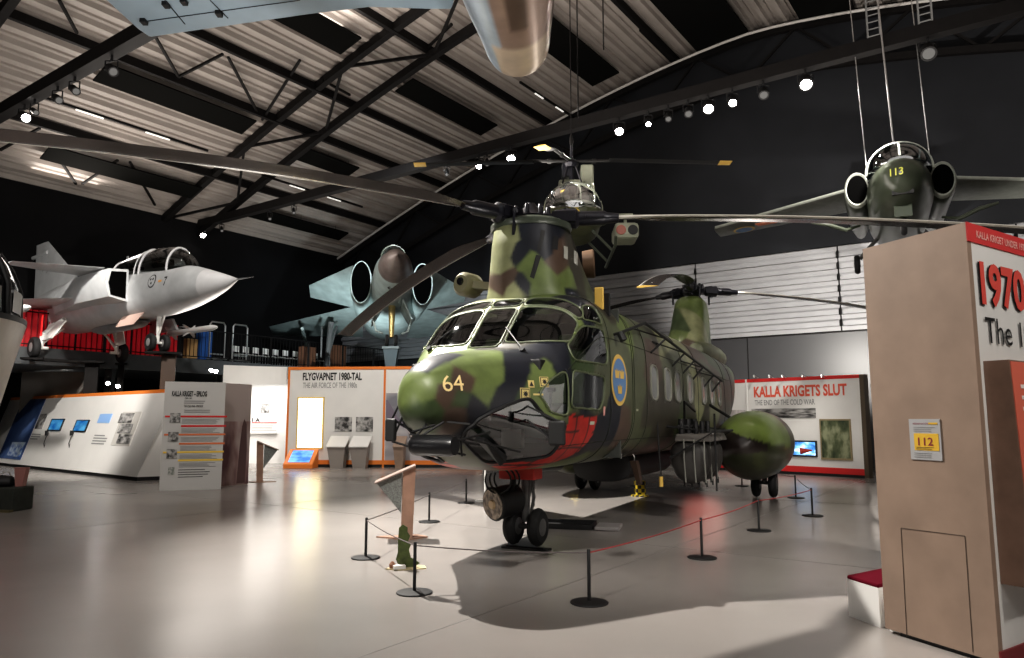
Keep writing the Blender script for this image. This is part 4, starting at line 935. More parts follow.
MB().hexa([(-.12, -.1, 0), (.12, -.1, 0), (.12, .1, 0), (-.12, .1, 0), (-.12, -.1, zt - 1.1), (.12, -.1, zt - 1.1), (.12, .1, zt - 1.1), (-.12, .1, zt - 1.1)]).hexa([(-.12, -.1, zt - 1.1), (.12, -.1, zt - 1.1), (.12, .1, zt - 1.1), (-.12, .1, zt - 1.1), (-.28, -.18, zt), (.28, -.18, zt), (.28, .18, zt), (-.28, .18, zt)]).build('column', mat('stand_blue_grey', (.16, .22, .26), .4), o); MB().box((0, 0, zt - .04), (.6, .45, .08)).build('cradle', mat('stand_pale', (.3, .38, .42), .4), o)
# --- small jet trainer 113 hanging at the right
SP0 = atY(902, 172, 15.2)
sk = empty('trainer_jet', SP0, -2.03, 'dark green twin-engine jet numbered 113 hanging on cables at upper right', 'jet aircraft')
skg = mat('trainer_green', (.06, .07, .05), .28, noise=.3, nscale=2); skl = mat('trainer_pale', (.36, .38, .34), .4, noise=.15)
loft([(.0, .05, .05, -.06, 0, 2, 2), (-.1, .3, .26, -.34, 0, 2, 2), (-.4, .48, .44, -.52, 0, 2, 2), (-1.0, .62, .62, -.66, 0, 2.1, 2.1), (-1.8, .7, .72, -.72, 0, 2.2, 2.2), (-4, .7, .8, -.7, 0, 2.2, 2.2), (-7, .4, .6, -.3, .1, 2, 2), (-10, .15, .45, .1, .25, 2, 2)]).build('fuselage', skg, sk, smooth=True)
c = loft([(-.42, .25, .5, .3, .4, 2, 2), (-.75, .54, .86, .25, .4, 2, 2), (-1.3, .67, 1.08, .3, .4, 2.1, 2), (-2.6, .66, 1.1, .4, .5, 2.1, 2), (-3.6, .45, .85, .4, .5, 2, 2)], 36).build('canopy', glass_mat('trainer_glass', (.5, .6, .6), .04, gloss=.3), sk, smooth=True)
MB().tube([(-.42, 0, .5), (-.75, 0, .87), (-1.3, 0, 1.09), (-2.6, 0, 1.11)], .025, 6).build('canopy_frame', skl, c)
MB().tube([(-1.3, .68 * math.cos(t), .4 + .7 * math.sin(t)) for t in np.linspace(0, PI, 18)], .04, 6).build('canopy_bow', skl, c)
MB().tube([(-.5, .42 * math.cos(t), .44) for t in np.linspace(0, PI, 5)][:0] + [(-.55 - .3 * abs(q), .5 * q * 2 * .6, .42) for q in np.linspace(-.9, .9, 9)], .02, 6).build('canopy_sill', skl, c)
for sg in (1, -1):
    R_ = [[(a, sg * (.9 + .27 * k * math.cos(2 * PI * j / 28)), .28 + .42 * k * math.sin(2 * PI * j / 28)) for j in range(28)] for a, k in ((-1.9, .95), (-1.95, 1.05), (-2.4, 1.1), (-5, 1.0), (-6.2, .6))]
    o = MB().rings(R_).build('engine_nacelle', skg, sk, smooth=True)
    MB().rings([[(a, sg * (.9 + .27 * k * math.cos(2 * PI * j / 28)), .28 + .42 * k * math.sin(2 * PI * j / 28)) for j in range(28)] for a, k in ((-1.9, .82), (-1.85, .95), (-1.9, 1.02), (-1.97, 1.07))], False).build('intake_lip', skl, o, smooth=True)
    MB().rings([[(a, sg * (.9 + .27 * .84 * math.cos(2 * PI * j / 28)), .28 + .42 * .84 * math.sin(2 * PI * j / 28)) for j in range(28)] for a in (-1.88, -1.89)]).build('intake_shade', void, o)
    w_ = MB().wing((-3.0, .5 * sg, .72), (-5.1, .5 * sg, .66), (-4.1, 4.75 * sg, .3), (-5.1, 4.75 * sg, .27), .26, .1).build('wing', mat('wing_underside', (.16, .17, .15), .45, noise=.2), sk, smooth=True)
    MB().tube([(-2.99, .6 * sg, .72), (-4.08, 4.7 * sg, .31)], .045, 6).build('leading_edge', skl, w_)
    MB().box((-4.2, 3.3 * sg, .3), (.25, .55, .02), Matrix.Rotation(.25 * sg, 3, 'Z')).build('orange_panel', mat('dayglo', (.75, .2, .08), .5), w_)
    for r, m_, dz in ((.3, MATS['roundel_yellow'], 0), (.24, MATS['roundel_blue'], -.01)): MB().lathe((-4.45, 3.95 * sg, .25 + dz), (0, -.09 * sg, -1), [(0, r), (.01, r)], 24).build('roundel', m_, w_)
    MB().tube([(-4.0, .5 * sg, -.5), (-4.05, .95 * sg, -1.0)], .05, 8).build('main_gear_leg', MATS['gear_grey'], sk); wheel(sk, (-4.05, 1.02 * sg, -1.15), .25, .14)
    MB().tube([(-2.6, .9 * sg, -.45), (-2.2, 1.2 * sg, -.62), (-2.0, 1.6 * sg, -.48), (-1.9, 1.95 * sg, -.42)], [.03, .05, .05, .03], 8).build('door_arm', vgd, sk)
    MB().wing((-9.2, 0, 1.9), (-10.1, 0, 1.9), (-9.5, 1.75 * sg, 1.9), (-10.1, 1.75 * sg, 1.9), .1, .04).build('tailplane', skg, sk, smooth=True)
MB().wing((-7.8, 0, .5), (-10, 0, .4), (-9.2, 0, 1.92), (-10.1, 0, 1.92), .18, .1, up=(0, 1, 0)).build('tail_fin', skg, sk, smooth=True)
MB().tube([(-.95, 0, -.55), (-.8, 0, -1.05)], [.09, .06], 10).box((-.7, 0, -.62), (.2, .35, .4)).build('nose_gear_leg', mat('gear_green', (.07, .09, .06), .5), sk); wheel(sk, (-.8, 0, -1.0), .2, .12)
MB().box((-.33, 0, -.36), (.3, .42, .14)).build('landing_light_bay', black, sk)
fz = [c for c in sk.children if c.name.startswith('fuselage')][0]
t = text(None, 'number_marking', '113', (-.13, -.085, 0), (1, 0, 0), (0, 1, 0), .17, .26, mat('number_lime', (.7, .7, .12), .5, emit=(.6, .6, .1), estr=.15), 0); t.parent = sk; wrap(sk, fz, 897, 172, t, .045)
for i, (a, b, lab) in enumerate(((-2.2, -.66, 'left'), (-1.9, -.05, 'middle'), (-2.2, .7, 'right'))):
    p = SP0 + Matrix.Rotation(-2.03, 3, 'Z') @ Vector((a, b, 0)); z0 = SP0.z + (.75 if i != 1 else 1.12); q = Vector((p.x - .25, p.y + .2, 0)); q.z = roofz(WL - q.dot(D2)) - .05
    tag(MB().tube([(p.x, p.y, z0), q], .012 if i != 1 else .022, 6).build('suspension_cable', chrome), lab + ' of the three steel cables holding the jet numbered 113', 'cable')
# --- light helicopter hanging by its mast
AP0 = atY(573, 207, 18.5)
al = empty('light_helicopter', AP0, math.radians(-92), 'small light helicopter with a glass bubble cabin hanging above the large one', 'helicopter')
ag = mat('light_heli_green', (.1, .11, .06), .45, noise=.2); agy = mat('pale_olive', (.4, .42, .33), .45, noise=.15)
loft([(.95, .3, -.15, -.5, -.3, 2, 2), (.7, .6, .0, -.75, -.3, 2.2, 2.2), (.2, .74, .05, -.85, -.3, 2.3, 2.3), (-.7, .74, .1, -.85, -.3, 2.3, 2.3), (-1.4, .45, .1, -.7, -.3, 2, 2)]).build('cabin', ag, al, smooth=True)
b_ = loft([(1.0, .25, -.1, -.3, -.2, 2, 2), (.85, .5, .25, -.35, -.2, 2, 2), (.5, .68, .52, -.35, -.15, 2.1, 2), (0, .74, .62, -.35, -.1, 2.2, 2), (-.6, .72, .58, -.35, -.1, 2.2, 2), (-.9, .6, .45, -.3, -.1, 2, 2)], 40, .06).build('bubble', glass_mat('light_bubble', (.75, .78, .78), .05, gloss=.45), al, smooth=True)
for y in (-.3, .15, .5): MB().tube([(.93 - y * y * .5, y, -.1), (.62 - y * y * .3, y, .38), (.1, y, .6), (-.6, y, .55)], .022, 6).build('bubble_frame', agy, b_)
MB().tube([(.05, .75 * math.cos(t), -.12 + .74 * math.sin(t)) for t in np.linspace(0, PI, 20)], .025, 6).build('bubble_frame', agy, b_)
MB().box((-.9, 0, .75), (.9, .7, .3)).box((-.8, .42, 1.05), (.5, .35, .6)).build('engine', agy, al, bevel=.05)
MB().tube([(-.55, 0, .5), (-.55, 0, 1.9)], [.09, .03], 12).tube([(-.3, -.3, .6), (-.5, -.03, 1.5)], .025, 6).tube([(-.3, .3, .6), (-.5, .03, 1.5)], .025, 6).lathe((-.55, 0, 1.25), (0, 0, 1), [(0, .16), (.1, .2), (.2, .12)], 16).box((-.7, -.1, 1.2), (.35, .3, .4)).build('rotor_mast', hubm, al)
hd_ = MB().lathe((-.55, 0, 1.3), (0, 0, 1), [(0, .1), (.06, .16), (.12, .16), (.18, .06)], 16)
hd_.build('rotor_head', hubm, al)
for az in (-86, 90, -28):
    t = math.radians(az); d = Vector((math.cos(t), math.sin(t), 0)); q = Vector((-d.y, d.x, 0)); h0 = Vector((-.55, 0, 1.42)); Rr = 4.2 if abs(az) > 60 else 1.7
    MB().wing(h0 + d * 1.0 + q * .08, h0 + d * 1.0 - q * .22, h0 + d * Rr + q * .08 - Vector((0, 0, .12)), h0 + d * Rr - q * .22 - Vector((0, 0, .12)), .05, .03).tube([h0 + d * .1, h0 + d * 1.05], .045, 8).lathe(h0 + d * .55, d, [(0, .07), (.1, .07)], 8).build('rotor_blade', mat('thin_blade', (.03, .03, .03), .35, .3), al)
    MB().wing(h0 + d * (Rr - .3) + q * .1 - Vector((0, 0, .11)), h0 + d * (Rr - .3) - q * .24 - Vector((0, 0, .11)), h0 + d * (Rr + .02) + q * .1 - Vector((0, 0, .12)), h0 + d * (Rr + .02) - q * .24 - Vector((0, 0, .12)), .06, .04).build('blade_tip', tipm, al)
tb = MB()
for (y, z) in ((-.25, .1), (.25, .1), (0, -.35)): tb.tube([(-1.3, y, z), (-5.2, y * .3, .35 + z * .3)], .03, 6)
tb.build('tail_boom', agy, al)
for sg in (1, -1):
    s_ = MB().tube([(1.3, .95 * sg, -1.12), (1.1, .95 * sg, -1.3), (-1.4, .95 * sg, -1.3)], .04, 8)
    for a in (.5, -.8): s_.tube([(a, .45 * sg, -.75), (a, .95 * sg, -1.28)], .035, 8)
    s_.build('skid', vgd, al)
MB().tube([(-.2, .6, -.5), (-.1, 1.1, -.2), (-.1, 1.55, -.2)], .045, 8).tube([(-.1, 1.35, -.2), (-.1, 1.35, -.45)], .04, 8).build('stores_arm', agy, al)
MB().box((-.2, 1.35, -.68), (.9, .62, .42)).build('sight_pod', agy, al, bevel=.1)
for y, m_ in ((1.2, mat('sight_red', (.4, .12, .08), .3)), (1.5, black)): MB().lathe((.25, y, -.68), (1, 0, 0), [(0, .13), (.02, .12)], 18).build('sight_lens', m_, al)
fz = [c for c in al.children if c.name.startswith('cabin')][0]
t = text(None, 'number_marking', '59', (-.2, -.14, 0), (1, 0, 0), (0, 1, 0), .28, .4, yellow, 0); t.parent = al; wrap(al, fz, 572, 216, t)
MB().box((-.3, -.3, -.1), (.5, .45, .9)).box((-.3, .3, -.1), (.5, .45, .9)).build('seat', darkint, al, bevel=.05)
ht = AP0 + Matrix.Rotation(math.radians(-92), 3, 'Z') @ Vector((-.55, 0, 1.86))
hz = roofz(WL - ht.dot(D2)) - .05
tag(MB().tube([ht, Vector((ht.x, ht.y, hz))], .014, 6).lathe(ht, (0, 0, 1), [(0, .03), (.1, .06), (.3, .03)], 8).build('suspension_cable', steel), 'thin cable holding the small bubble helicopter from the roof', 'cable')
# --- silver-blue jet overhead
zb = atY(517, 76, 8.0).z
oj = empty('overhead_jet', (0, 4, zb + .4), 0, 'pale blue and bare metal jet hanging directly overhead at the top edge', 'jet aircraft')
off = Vector((0, 4, zb + .4)); R_ = []
OK_ = [(8.06, .06, .335), (8.0, .06, .36), (7.6, .03, .40), (7.2, -.01, .445), (6.6, -.07, .5), (5.6, -.17, .58), (4.4, -.29, .66), (2.6, -.45, .74), (.6, -.62, .76), (-2, -.85, .7), (-3.5, -1, .5)]
f = interp([(a, b, c) for a, b, c in OK_])
for y in list(np.arange(8.06, -3.5, -.1)):
    x, r = f(y); R_.append([Vector((x + r * math.cos(2 * PI * k / 64), y, zb + .36 + (r * math.sin(2 * PI * k / 64)) + (r - .36) * .35)) - off for k in range(64)])
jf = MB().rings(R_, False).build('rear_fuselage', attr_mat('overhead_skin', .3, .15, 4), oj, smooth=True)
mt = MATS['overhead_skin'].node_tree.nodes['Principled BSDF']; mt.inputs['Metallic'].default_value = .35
co = np.array([tuple(v.co) for v in jf.data.vertices]); C = np.zeros((len(co), 4)); C[:, 3] = 1
ang = np.tile(np.arange(64) / 64 * 2 * PI, len(R_)); yy = co[:, 1] + 4
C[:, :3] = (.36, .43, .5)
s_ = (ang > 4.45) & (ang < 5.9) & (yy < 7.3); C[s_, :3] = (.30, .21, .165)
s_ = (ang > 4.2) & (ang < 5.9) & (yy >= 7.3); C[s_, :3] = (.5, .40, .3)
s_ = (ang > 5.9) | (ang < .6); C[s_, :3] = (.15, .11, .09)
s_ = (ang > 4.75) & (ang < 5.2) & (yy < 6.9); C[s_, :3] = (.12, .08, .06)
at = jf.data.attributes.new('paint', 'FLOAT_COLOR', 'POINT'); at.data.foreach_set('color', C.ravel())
MB().rings([[q * 1.0 for q in R_[0]], [Vector((0, -.6, 0)) + q * 1.0 for q in R_[0]]][::-1], True).build('jet_pipe', mat('pipe_dark', (.03, .025, .02), .5), oj)
wz = zb + .75
blue = mat('pale_blue_underside', (.33, .42, .5), .38, noise=.08, nscale=2)
WP = [onz(452, 10, wz), onz(430, 10, wz), onz(370, 8, wz), onz(310, 15, wz), onz(150, 38, wz), onz(138, 30, wz), onz(105, 0, wz), onz(55, -90, wz), onz(300, -420, wz), onz(560, -420, wz)]
WP = [p - off for p in WP]; 
w_ = MB().prism(WP, (0, 0, .1)).build('wing', blue, oj, bevel=.03)
mm = MB()
for (p, q) in (((165, 0), (185, 24)), ((210, 0), (228, 18)), ((140, 22), (300, 0))): mm.beam(onz(*p, wz) - off - Vector((0, 0, .003)), onz(*q, wz) - off - Vector((0, 0, .003)), .012, .004)
mm.build('panel_line', mat('line_grey', (.12, .15, .18), .5), w_)
for (p, q) in (((166, 3), (172, 8)), ((184, 0), (190, 5)), ((219, 12), (223, 14)), ((144, 20), (149, 22))): mm.box(onz(*p, wz) - off - Vector((0, 0, .02)), (.06, .09, .05))
mm.build('hinge_fitting', black, w_)
for (u, lab) in ((577, 'left'), (603, 'right')):
    k = 13.0; P = atY(u, 10, k); Q = atY(u, 118 if u < 590 else 50, k); rz_ = roofz(WL - P.dot(D2)) - .05
    tag(MB().tube([(P.x, P.y, Q.z), (P.x, P.y, rz_)], .012, 6).build('suspension_cable', steel), lab + ' of the two thin cables right of the overhead jet', 'cable')

for (x, y, lab) in ((-.1, 5.6, 'rear'), (-.5, 2.0, 'forward')):
    pz = roofz(WL - Vector((x, y, 0)).dot(D2)) - .05
    tag(MB().tube([(x, y, zb + .8), (x, y, pz)], .015, 6).build('suspension_cable', steel), lab + ' steel cable holding up the pale blue jet overhead', 'cable')
# ------------------------------------------------------------ exhibition walls and furniture
Z = Vector((0, 0, 1))
class Face:
    """a board face: points on it are found through the photograph, then built at their true place"""
    def __init__(s, A, B, up=Z):
        s.A = Vector(A); s.xd = (Vector(B) - s.A).normalized(); s.up = Vector(up).normalized(); s.n = s.xd.cross(s.up).normalized(); s.L = (Vector(B) - s.A).length
    def pt(s, u, v): return on_plane(u, v, s.A, s.n)
    def uv(s, u, v): p = s.pt(u, v) - s.A; return p.dot(s.xd), p.dot(s.up)
    def item(s, parent, name, u0, v0, u1, v1, m, off=.012, th=.012):
        um = (u0 + u1) / 2
        x0, _ = s.uv(u0, (v0 + v1) / 2); x1, _ = s.uv(u1, (v0 + v1) / 2); _, z0 = s.uv(um, v1); _, z1 = s.uv(um, v0)
        return quad(s.A + s.xd * x0 + s.up * z0, s.xd, s.up, x1 - x0, z1 - z0, off, th).build(name, m, parent)
    def word(s, parent, name, st, u0, v0, u1, v1, m, depth=.012):
        um = (u0 + u1) / 2
        x0, _ = s.uv(u0, (v0 + v1) / 2); x1, _ = s.uv(u1, (v0 + v1) / 2); _, z0 = s.uv(um, v1); _, z1 = s.uv(um, v0)
        return text(parent, name, st, s.A + s.xd * x0 + s.up * z0, s.xd, s.up, z1 - z0, x1 - x0, m, depth)
    def lines(s, parent, name, u0, v0, u1, v1, n, m, frac=.45, off=.006):
        x0, _ = s.uv(u0, (v0 + v1) / 2); x1, _ = s.uv(u1, (v0 + v1) / 2); _, z0 = s.uv((u0 + u1) / 2, v1); _, z1 = s.uv((u0 + u1) / 2, v0)
        mb = MB(); h = (z1 - z0) / n
        for k in range(n):
            w = (x1 - x0) * RNG.uniform(.75, 1.0); p = s.A + s.xd * x0 + s.up * (z1 - h * (k + .8)) + s.n * off
            q = [p, p + s.xd * w, p + s.xd * w + s.up * h * frac, p + s.up * h * frac]; mb.add(q, [(0, 1, 2, 3)])
        return mb.build(name, m, parent)
bw = lambda i, s=4: photo_mat('photo_bw_%d' % i, (.03, .03, .03), (.5, .49, .48), s)
# --- left sloping white wall
A = Vector((-17.84, 26.16, 0)); B = Vector((-9.96, 19.77, 0)); xd = (B - A).normalized(); back = Vector((-xd.y, xd.x, 0)); H = 2.45; lean = .75
A = A - xd * 3
o = empty('exhibit_wall', A, 0, 'long sloping white exhibition wall with an orange top edge at the left', 'exhibition wall'); O = A.copy()
def hx(p, s0=0, s1=1): return p
L = (B - A).length
def slab(z0, z1, dep=.95, e0=0, e1=0, front=0):
    q = lambda z, s, d: xd * s + back * (lean * z / H + d) + Z * z
    return [q(z0, -e0, front), q(z0, L + e0 - z0 / H * -.45, front), q(z0, L + e0 + .35, dep - lean * z0 / H), q(z0, -e0, dep - lean * z0 / H), q(z1, -e0, front), q(z1, L + e0 + z1 / H * .45, front), q(z1, L + e0 + .35, dep - lean * z1 / H), q(z1, -e0, dep - lean * z1 / H)]
MB().hexa(slab(.1, H - .1)).build('wall_body', white, o); MB().hexa(slab(H - .1, H)).build('top_edge', orange, o); MB().hexa(slab(0, .1, front=.03)).build('plinth', black, o)
F = Face(A, B, back * lean + Z * H)
# blue narrow poster, screens, handsets, photo cards
p = F.item(o, 'tall_poster', 10, 400, 33, 460, photo_mat('poster_blue', (.02, .05, .16), (.12, .2, .42), 3)); 
F.item(o, 'poster_card', 10, 442, 17, 456, photo_mat('poster_card', (.05, .15, .5), (.6, .7, .8), 5), off=.02); F.item(o, 'poster_card', 16, 442, 23, 457, MATS['poster_card'], off=.02)
F.item(o, 'photo_card', 38, 414, 45, 429, bw(1)); F.lines(o, 'caption', 31, 433, 41, 440, 3, greyink)
for i, (u0, v0, u1, v1) in enumerate(((50, 419, 63, 431), (75, 420, 88, 432))):
    s_ = F.item(o, 'screen_surround', u0, v0, u1, v1, black, off=.025, th=.03); F.item(s_, 'display', u0 + 1, v0 + 1, u1 - 1, v1 - 1, photo_mat('screen_%d' % i, (.0, .08, .3), (.08, .3, .5), 3, emit=.5), off=.03)
    c = F.pt(u0 - 2 + (0 if i == 0 else 0), 436) + F.n * .05 - O; c2 = F.pt(u0 - 5, 444) + F.n * .04 - O
    h_ = MB().tube([c, c + Z * .16], .05, 10).tube([c - Z * .02, c2, c2 - Z * .12 + xd * .06, c + F.n * .02 - Z * .25], .012, 6).build('audio_handset', black, o)
F.item(o, 'title_card', 99, 414, 111, 423, mat('print_blue', (.3, .5, .85), .4)); F.lines(o, 'caption', 93, 434, 107, 445, 4, greyink)
b_ = F.item(o, 'photo_board', 117, 412, 136, 446, mat('card_grey', (.6, .58, .55), .5), th=.02)
for k in range(3): F.item(b_, 'photo_card', 119.5 - k * 1.0 + .7, 413.5 + k * 10.5, 133.5 - k * 1.0, 423 + k * 10.5, bw(3 + k), off=.025)
for q in o.children_recursive: 
    if q.name.split('.')[0] not in ('wall_body', 'top_edge', 'plinth', 'audio_handset'): q.data.transform(Matrix.Translation(-O))
p = F.pt(5, 421)
# --- panel with the printed timeline
A = Vector((-8.02, 17.02, 0)); B = Vector((-6.8, 17.5, 0)); o = empty('timeline_panel', (0, 0, 0), 0, 'freestanding white panel with red, orange and yellow timeline bars', 'exhibition panel')
F = Face(A, B); zt = F.pt(197, 382).z
quad(A, F.xd, Z, F.L, zt, 0, .05).build('board', mat('panel_offwhite', (.58, .57, .56), .5), o)
F.word(o, 'title', 'KALLA KRIGET – EPILOG', 172, 391, 207, 396.5, ink); F.word(o, 'subtitle', '1989–1991', 185, 397.5, 192, 399.2, ink); F.lines(o, 'intro_text', 184, 400, 210, 404, 2, greyink); F.word(o, 'subtitle', 'THE COLD WAR – EPILOGUE', 184, 405, 203, 407.2, ink); F.lines(o, 'intro_text', 184, 409, 214, 413, 2, greyink)
orp = mat('orange_print', (.7, .2, .08), .5); yl = mat('yellow_print', (.85, .6, .1), .5)
for (v, m_, u0, yr) in ((416.5, red, 165, '1989'), (426, red, 181, '1990'), (434.5, orp, 164, ''), (443.5, orp, 179, ''), (452, yl, 163, '1991'), (460, yl, 178, '')):
    F.item(o, 'timeline_bar', u0, v - .9, 227 - (v - 416) * .09, v + .9, m_, off=.008); F.lines(o, 'body_text', 182 - (v - 416) * .07, v + 2, 221 - (v - 416) * .1, v + 7.2, 4, greyink)
for i, (u, v) in enumerate(((170, 413), (168, 432), (166.5, 449))): F.item(o, 'photo_card', u, v, u + 10.5, v + 9.5, bw(10 + i), off=.016)
F.item(o, 'map_symbol', 168, 467, 174.5, 475, photo_mat('map_grey', (.2, .22, .2), (.5, .5, .48), 6)); F.lines(o, 'body_text', 178, 468, 210, 477.5, 4, ink, .25)
# --- photo panel behind it
A = Vector((-7.02, 17.9, 0)); B = Vector((-6.62, 18.75, 0)); F = Face(A, B); zt = F.pt(240, 384).z
o = empty('photo_panel', (0, 0, 0), 0, 'tall panel with a faded mauve photograph standing behind the timeline panel', 'exhibition panel')
pmv = photo_mat('mauve_photo', (.14, .06, .07), (.55, .45, .43), 2.2, (.36, .24, .23)); 
nt_ = pmv.node_tree; 
quad(A, F.xd, Z, F.L, zt, 0, .05).build('board', mat('mauve_pale', (.5, .42, .40), .5), o); quad(A + Z * .02, F.xd, Z, F.L, zt * .62, .008, .006).build('picture', pmv, o)
MB().prism([A + F.n * .012 + F.xd * x + Z * z for x, z in ((.55, .05), (.82, .05), (.84, .9), (.8, 1.5), (.72, 1.62), (.66, 1.45), (.6, .9))], F.n * .004).build('silhouette', mat('mauve_dark', (.14, .08, .08), .5), o)
# --- air force wall
A = Vector((-7.79, 25.6, 0)); B = Vector((-1.0, 25.1, 0)); F = Face(A, B); zt = F.pt(340, 367).z
o = empty('exhibit_wall', (0, 0, 0), 0, 'white exhibition wall titled FLYGVAPNET with orange edging behind the helicopter nose', 'exhibition wall')
quad(A, F.xd, Z, F.L, zt, 0, .3).build('wall_body', white, o)
for nm, a_, w, z0, h in (('top_edge', 0, F.L, zt - .09, .1), ('bottom_edge', 0, F.L, .1, .14)): quad(A + F.xd * a_ + Z * z0, F.xd, Z, w, h, .02, .02).build(nm, orange, o)
quad(A, F.xd, Z, .07, zt, .022, .03).build('side_edge', orange, o); xm, _ = F.uv(383, 420); quad(A + F.xd * xm, F.xd, Z, .07, zt, .022, .03).build('side_edge', orange, o)
quad(A, F.xd, Z, F.L, .1, .015, .02).build('plinth', black, o)
F.word(o, 'title', 'FLYGVAPNET 1980-TAL', 303, 372.5, 362, 380.5, ink); F.word(o, 'subtitle', 'THE AIR FORCE OF THE 1980s', 303, 382.5, 357, 388, greyink)
l_ = F.item(o, 'light_box', 297, 397, 324, 449, mat('lightbox_rim', (.8, .6, .25), .4), off=.05, th=.06); F.item(l_, 'lit_face', 298.5, 398.5, 322.5, 447.5, mat('lightbox_face', (1, .9, .6), .4, emit=(1, .88, .55), estr=3.2), off=.055)
mu = F.item(o, 'mural', 385.5, 393, 476, 464, photo_mat('runway_mural', (.22, .22, .25), (.6, .59, .6), 1.6, (.42, .4, .42), stretch=(1, 1, 3)), off=.008)
mb = MB(); q = lambda u, v: F.pt(u, v) + F.n * .016
mb.add([q(386, 400), q(388, 400), q(398, 418), q(408, 425), q(404, 428), q(392, 420), q(386, 416)], [tuple(range(7))]); mb.build('aircraft_silhouette', mat('mural_mauve', (.2, .17, .22), .5), mu)
for i, (u0, u1) in enumerate(((335, 352), (356, 373))):
    F.item(o, 'photo_card', u0, 417, u1, 431.5, bw(20 + i, 6), off=.02, th=.02)
# sloped lectern boxes standing below the photographs
for i, (u0, u1) in enumerate(((332, 351), (354, 373), (397, 408))):
    c = F.pt((u0 + u1) / 2, 463) + F.n * .45; c.z = 0; w = (F.pt(u1, 450) - F.pt(u0, 450)).length
    q = empty('text_lectern', c, math.atan2(F.xd.y, F.xd.x), ['left', 'right', 'brown'][i] + (' of the two white sloped lecterns below the wall photographs' if i < 2 else ' sloped lectern in front of the grey runway mural'), 'lectern')
    hh = 1.0
    MB().hexa([(-w * .32, -.1, 0), (w * .32, -.1, 0), (w * .32, .25, 0), (-w * .32, .25, 0), (-w * .46, -.22, hh - .3), (w * .46, -.22, hh - .3), (w * .46, .25, hh), (-w * .46, .25, hh)]).build('base', mat('lectern_grey', (.3, .27, .25), .5) if i < 2 else ply, q)
    MB().hexa([(-w * .5, -.27, hh - .3), (w * .5, -.27, hh - .3), (w * .5, .27, hh + .02), (-w * .5, .27, hh + .02), (-w * .5, -.27, hh - .27), (w * .5, -.27, hh - .27), (w * .5, .27, hh + .06), (-w * .5, .27, hh + .06)]).build('text_plate', white if i < 2 else ply, q)
# touch screen in its orange frame
c = F.pt(306, 464) + F.n * .5; c.z = 0; q = empty('touch_screen_kiosk', c, math.atan2(F.xd.y, F.xd.x), 'low orange framed touch screen with a blue display below the light box', 'touch screen')
MB().hexa([(-.5, -.3, 0), (.5, -.3, 0), (.5, .3, 0), (-.5, .3, 0), (-.5, -.3, .14), (.5, -.3, .14), (.5, .3, .62), (-.5, .3, .62)]).build('housing', orange, q, bevel=.01)
sl = Vector((0, .6, .48)).normalized(); nn = Vector((1, 0, 0)).cross(sl)
quad(Vector((-.36, -.22, .205)), (1, 0, 0), sl, .72, .58, .012).build('display', photo_mat('touch_blue', (.02, .12, .45), (.15, .4, .8), 3, emit=1.2), q)
# --- curved white header with a lit alcove behind
C0 = atY(222, 375, 24.6); C1 = Vector((-7.85, 25.6, 0)); zl = atY(257, 384, 25.2).z; zh = atY(257, 366, 25.2).z
o = empty('exhibit_alcove', (0, 0, 0), 0, 'white curved fascia over a brightly lit alcove left of the FLYGVAPNET wall', 'exhibition wall')
P = []; N = 10
for i in range(N + 1):
    f = i / N; x = C0.x + (C1.x - C0.x) * f; y = 25.6 - .9 * (1 - f) ** 1.5 + .0; P.append(Vector((x, y, 0)))
mb = MB()
for a, b in zip(P[:-1], P[1:]): mb.hexa([a + Z * zl, b + Z * zl, b + Vector((0, .12, zl)), a + Vector((0, .12, zl)), a + Z * zh, b + Z * zh, b + Vector((0, .12, zh)), a + Vector((0, .12, zh))])
mb.build('fascia', white, o, smooth=True)
A = Vector((-10.2, 27.6, 0)); B = Vector((-7.9, 27.9, 0)); F = Face(A, B); quad(A, F.xd, Z, 2.6, zl + .3, 0, .1).build('back_wall', white, o)
F.item(o, 'photo_card', 261, 404, 269, 413, bw(30)); F.word(o, 'title', '1 A', 252, 418, 260, 422, ink); F.item(o, 'timeline_bar', 252, 422.3, 277, 423.3, red); F.lines(o, 'body_text', 252, 425, 277, 431, 4, greyink); 
F.item(o, 'shelf', 250, 432, 277, 433.5, white, off=.12, th=.14)
MB().hexa([Vector((-10.3, 25.0, 0)), Vector((-10.2, 25.0, 0)), Vector((-10.2, 27.7, 0)), Vector((-10.3, 27.7, 0)), Vector((-10.3, 25.0, zl)), Vector((-10.2, 25.0, zl)), Vector((-10.2, 27.7, zl)), Vector((-10.3, 27.7, zl))]).build('side_wall', white, o)
# --- end of the cold war wall
A = Vector((8.24, 22.31, 0)); B = Vector((9.75, 20.65, 0)); xd = (B - A).normalized(); A = B - xd * 5.2; F = Face(A, B); zt = F.pt(800, 377).z
o = empty('exhibit_wall', (0, 0, 0), 0, 'white exhibition wall titled KALLA KRIGETS SLUT in red behind the fuel pod', 'exhibition wall')
quad(A, F.xd, Z, F.L, zt, 0, .28).build('wall_body', white, o); quad(A + Z * (zt - .1), F.xd, Z, F.L, .1, .012, .02).build('top_edge', red, o); quad(A + Z * .08, F.xd, Z, F.L, .17, .012, .02).build('bottom_edge', red, o); quad(A, F.xd, Z, F.L, .08, .008, .02).build('plinth', black, o)
quad(B, F.xd, Z, .12, zt, .012, .29).build('end_board', mat('end_brown', (.1, .075, .05), .5), o)
x, _ = F.uv(747, 420); quad(A + F.xd * x, F.xd, Z, .05, zt, .03, .03).build('divider', white, o)
F.word(o, 'title', 'KALLA KRIGETS SLUT', 754, 385, 847, 396.5, mat('title_red', (.72, .12, .07), .5)); F.word(o, 'subtitle', 'THE END OF THE COLD WAR', 755, 399.5, 815, 405, greyink); F.item(o, 'photo_strip', 752, 408.5, 816, 418, bw(40, 7), off=.02)
